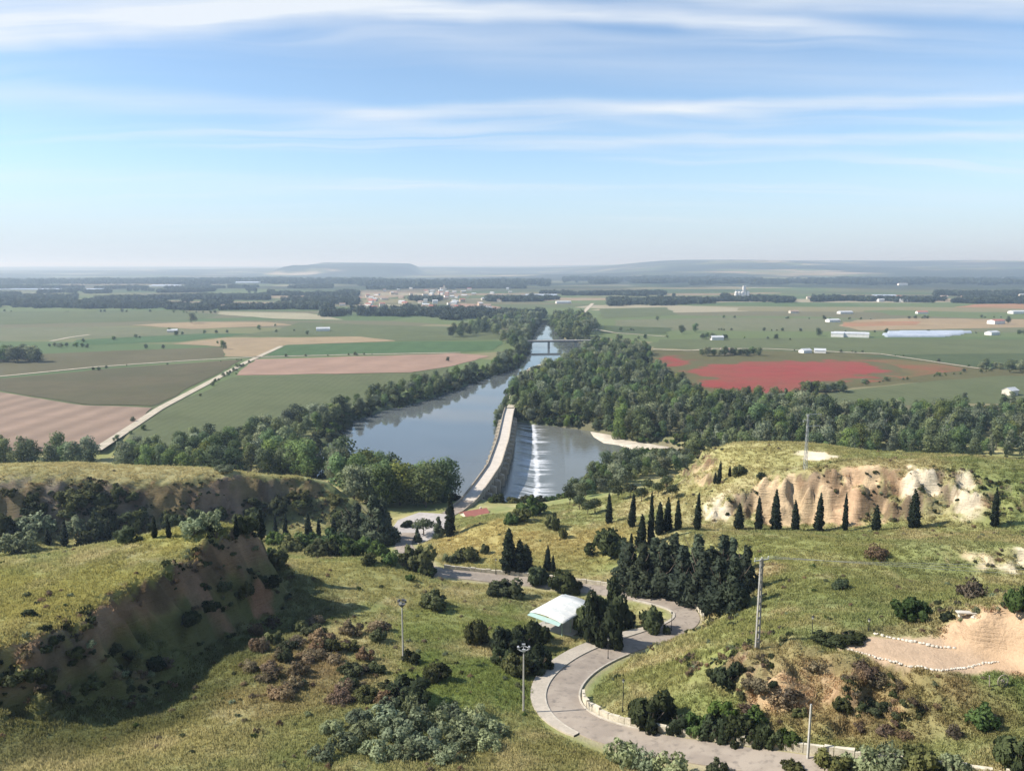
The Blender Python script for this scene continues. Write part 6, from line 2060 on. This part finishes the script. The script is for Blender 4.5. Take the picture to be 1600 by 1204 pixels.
# low weeds between the grass
nw = 2400
m0 = WRG.permutation(len(xx))[:nw]
wsel = m0[fbm(xx[m0], yy[m0], 11, 3, 99) > .47]
scatter('weeds', np.stack([xx[wsel], yy[wsel], zt_[wsel] - .05], 1), WRG.uniform(.12, .38, len(wsel)), WRG.choice([0, 1, 2, 3, 4, 5], len(wsel), p=[.16, .16, .26, .10, .2, .12]),
        [PROTO['bush'][0][0], PROTO['bushb'][0][0], PROTO['dry'][0][0], PROTO['purple'][0][0], PROTO['dry'][1][0], PROTO['silver'][0][0]], 'low weeds and herbs between the grass', 'weeds')

# scrub clinging to the earth cliffs
cs_ = cliff_pts[WRG.permutation(len(cliff_pts))[:3000]]
scatter('cliff_scrub', cs_, WRG.uniform(.12, .5, len(cs_)), WRG.choice([0, 1, 2, 3, 4], len(cs_), p=[.34, .2, .2, .16, .1]),
        [PROTO['bushd'][1][0], PROTO['purple'][1][0], PROTO['dry'][2][0], PROTO['bush'][1][0], PROTO['silver'][1][0]], 'scrub and dry grass hanging on the earth cliffs', 'scrub')

# ------------------------------------------------------------------ farms, villages, silo, greenhouses
HR = random.Random(31)
pale_walls = [mat('pale_wall_%s' % n_, None, .9, mottled(c_, tuple(x * .88 for x in c_), .3)) for n_, c_ in (('white', (.74, .72, .68)), ('cream', (.62, .56, .46)), ('ochre', (.50, .40, .29)))]
roofs = [tile_m, mat('brown_tiles', None, .9, mottled((.33, .24, .19), (.28, .21, .17), .5)), mat('grey_sheet_roof', None, .7, mottled((.50, .52, .53), (.42, .44, .45), .3))]


def far_house(u, v, L, D_, H, rise, lab, grp=None, wall=None, roof=None, cat='house', name='house'):
    g = P(u, v, 5)
    z = ground_z(g[0], g[1])
    wall = HR.randrange(3) if wall is None else wall
    roof = HR.choice((0, 1, 1, 2, 2)) if roof is None else roof
    if grp:
        lab = lab.replace('pale house', 'house').replace('small', 'small ' + ('white', 'cream', 'ochre')[wall], 1).replace('house', 'house with ' + ('red', 'brown', 'grey')[roof] + ' roof', 1)
    return house((g[0], g[1], z), L, D_, H, rise, HR.uniform(-.5, .5), lab, cat, grp, pale_walls[wall if wall is not None else HR.randrange(3)], roofs[roof if roof is not None else HR.choice((0, 1, 1, 2, 2))], False, name)


for k in range(84):
    u = HR.gauss(672, 62); v = HR.uniform(459, 484) if HR.random() < .7 else HR.uniform(450, 462)
    far_house(u, v, HR.uniform(10, 20), HR.uniform(8, 12), HR.uniform(4, 8), 2.2, 'small pale house in the far village behind the river woods', 'houses of the far village')
for k in range(30):
    u = HR.uniform(1255, 1600); v = HR.uniform(463, 472)
    far_house(u, v, HR.uniform(10, 22), HR.uniform(8, 12), HR.uniform(4, 7), 2.0, 'small pale house in the long hamlet before the right-side woods of the plain'.replace('right-side ', ''), 'houses of the long hamlet')
for k in range(10):
    u = HR.uniform(560, 600); v = HR.uniform(463, 482)
    far_house(u, v, HR.uniform(10, 18), 9, HR.uniform(4, 7), 2.0, 'small house at the tree-lined edge of the far village', 'houses at the village edge')
# church tower
g = P(694, 458, 5); z = ground_z(g[0], g[1])
t = thing('church_tower', 'pale church tower rising over the far village', 'tower', (g[0], g[1], z))
MB().box((0, 0, 11), (8, 8, 24)).build('shaft', pale_walls[1], t)
MB().box((0, 0, 24.5), (6, 6, 5)).build('belfry', pale_walls[1], t)
MB().box((0, 0, 29.2), (6.4, 6.4, 4.4), 0, .1).build('spire', roofs[1], t)
g = P(665, 477, 5)
t = thing('water_tower', 'white block tower beside the far village woods', 'tower', (g[0], g[1], 5))
MB().box((0, 0, 6), (7, 7, 14)).build('shaft', pale_walls[0], t)
MB().box((0, 0, 14), (10, 10, 5)).build('tank', pale_walls[0], t)
# grain silo
g = P(1159, 468, 5); z = ground_z(g[0], g[1])
t = thing('grain_silo', 'tall pale grain silo complex standing in the green plain', 'silo', (g[0], g[1], z))
for k in range(5):
    MB().tube([((k - 2) * 9, 0, -1), ((k - 2) * 9, 0, 22), ((k - 2) * 9, 0, 25)], [4.4, 4.4, .6], 14).build('bin', pale_walls[0], t)
MB().box((6, 0, 20), (8, 8, 42)).build('headhouse', pale_walls[0], t)
MB().box((-2, 0, 27), (36, 3, 3)).build('conveyor', roofs[2], t)
# farms in the plain
for u, v, L, D_, H, lab, w_, r_ in [(1330, 526, 44, 16, 5, 'long white farm shed in the middle of the green plain', 0, 2), (1308, 526, 16, 12, 5, 'small white barn at the end of the long shed', 0, 2), (1120, 531, 16, 9, 4, 'white-walled farmhouse by the lane', 0, 2),
                                    (1301, 503, 22, 12, 4, 'white barn standing alone on the pale crop', 0, 2), (1556, 506, 26, 14, 6, 'white farmhouse with red roof near the round tree', 0, 0), (1592, 490, 40, 16, 5, 'long white barn beyond the orange field', 0, 2),
                                    (1135, 553, 14, 9, 5, 'pale house inside the farm grove', 1, 1), (1258, 551, 12, 8, 3, 'small pale hut by the pale track', 0, 2), (1281, 551, 12, 8, 3, 'second small pale hut by the pale track', 0, 2),
                                    (1578, 617, 9, 7, 4, 'small cream hut on the meadow behind the wood', 1, 2), (1550, 523, 20, 10, 4, 'small white shed beside the dark row of crop', 0, 2), (1440, 490, 22, 10, 4, 'pale barn near the hamlet trees', 0, 0),
                                    (1320, 490, 30, 12, 4, 'pale barn in the row of farms', 0, 2), (1240, 489, 18, 10, 4, 'small barn in the row of farms', 1, 1), (505, 517, 20, 10, 4, 'pale barn on the green parcel', 0, 2), (270, 519, 14, 8, 3, 'small hut beside the bush on the green strip', 1, 2),
                                    (880, 474, 40, 14, 5, 'long white shed behind the river bend woods', 0, 2), (1310, 440, 40, 20, 9, 'pale farm on the hill foot', 0, 0), (1410, 447, 46, 20, 9, 'white farm on the far slope', 0, 2)]:
    far_house(u, v, L, D_, H, 2.0, lab, None, w_, r_)
# plastic greenhouses
pl_m = mat('greenhouse_plastic', None, .35, mottled((.46, .50, .56), (.36, .41, .48), .05), spec=.5)
g = P(1432, 523, 5)
for k in range(9):
    L = HR.uniform(70, 125)
    t = tag(thing('greenhouse', 'long low plastic greenhouse tunnel in the glinting block on the plain', 'greenhouse', (g[0] - 20 + k * 7.5, g[1] - 34 + 8.6 * k, 5.1), .02), group='greenhouse tunnels on the plain')
    V, Fq = [], []
    for j in (0, 1):
        for a in range(9):
            th = math.pi * a / 8
            V.append((-L / 2 + j * L, -4.1 * math.cos(th), 3.6 * math.sin(th)))
    for a in range(8):
        Fq.append((a, a + 1, 9 + a + 1, 9 + a))
    MB().add(V, Fq).build('cover', pl_m, t, smooth=True)
    for j in (0, 1):
        MB().add([V[j * 9 + a] for a in range(9)], [tuple(range(9))]).build('end_wall', pl_m, t)
for u0, u1, v, lab in [(335, 405, 444.0, 'a'), (195, 300, 466, 'b'), (-20, 40, 470, 'c'), (235, 280, 448.5, 'd'), (1430, 1510, 439, 'e'), (1550, 1590, 439, 'f'), (1365, 1400, 463, 'g'), (820, 870, 462, 'h'), (-20, 160, 453, 'i')]:
    a, b = P(u0, v, 5), P(u1, v, 5)
    c_ = (a + b) / 2; L = np.linalg.norm(b - a)
    z = max(ground_z(a[0], a[1]), ground_z(c_[0], c_[1]), ground_z(b[0], b[1]))
    t = tag(thing('greenhouse', 'far white line of greenhouses across the wooded plain', 'greenhouse', (c_[0], c_[1], z)), group='far lines of greenhouses')
    wd = 26 if v > 450 else 60
    hh = 5.5 if v > 450 else 9
    m_ = MB(); m_.add([(-L / 2, -wd / 2, -14), (L / 2, -wd / 2, -14), (L / 2, wd / 2, -14), (-L / 2, wd / 2, -14), (-L / 2, -wd / 2, hh * .5), (L / 2, -wd / 2, hh * .5), (L / 2, wd / 2, hh), (-L / 2, wd / 2, hh)],
                      [(0, 1, 5, 4), (1, 2, 6, 5), (2, 3, 7, 6), (3, 0, 4, 7)]).build('wall', pale_walls[0], t)
    MB().add([(-L / 2 - 1, -wd / 2 - 1, hh * .5 + .05), (L / 2 + 1, -wd / 2 - 1, hh * .5 + .05), (L / 2 + 1, wd / 2 + 1, hh + .1), (-L / 2 - 1, wd / 2 + 1, hh + .1)], [(0, 1, 2, 3)]).build('roof', pl_m, t)

# ------------------------------------------------------------------ haze
hz = bpy.data.materials.new('air_haze')
hz.use_nodes = True
H_ = NT(hz.node_tree)
H_.n.clear()
pvn = H_.node('ShaderNodeVolumePrincipled', {'Color': (.62, .80, 1.0), 'Density': 0.00013, 'Anisotropy': 0.2, 'Absorption Color': (1, 1, 1)})
ho = H_.node('ShaderNodeOutputMaterial')
H_.l.new(pvn.outputs[0], ho.inputs['Volume'])
hb = MB().box((0, 11800, 119), (54000, 27600, 252)).build('haze', hz)
tag(hb, 'thin blue haze hanging over the plain', 'haze', kind='stuff')
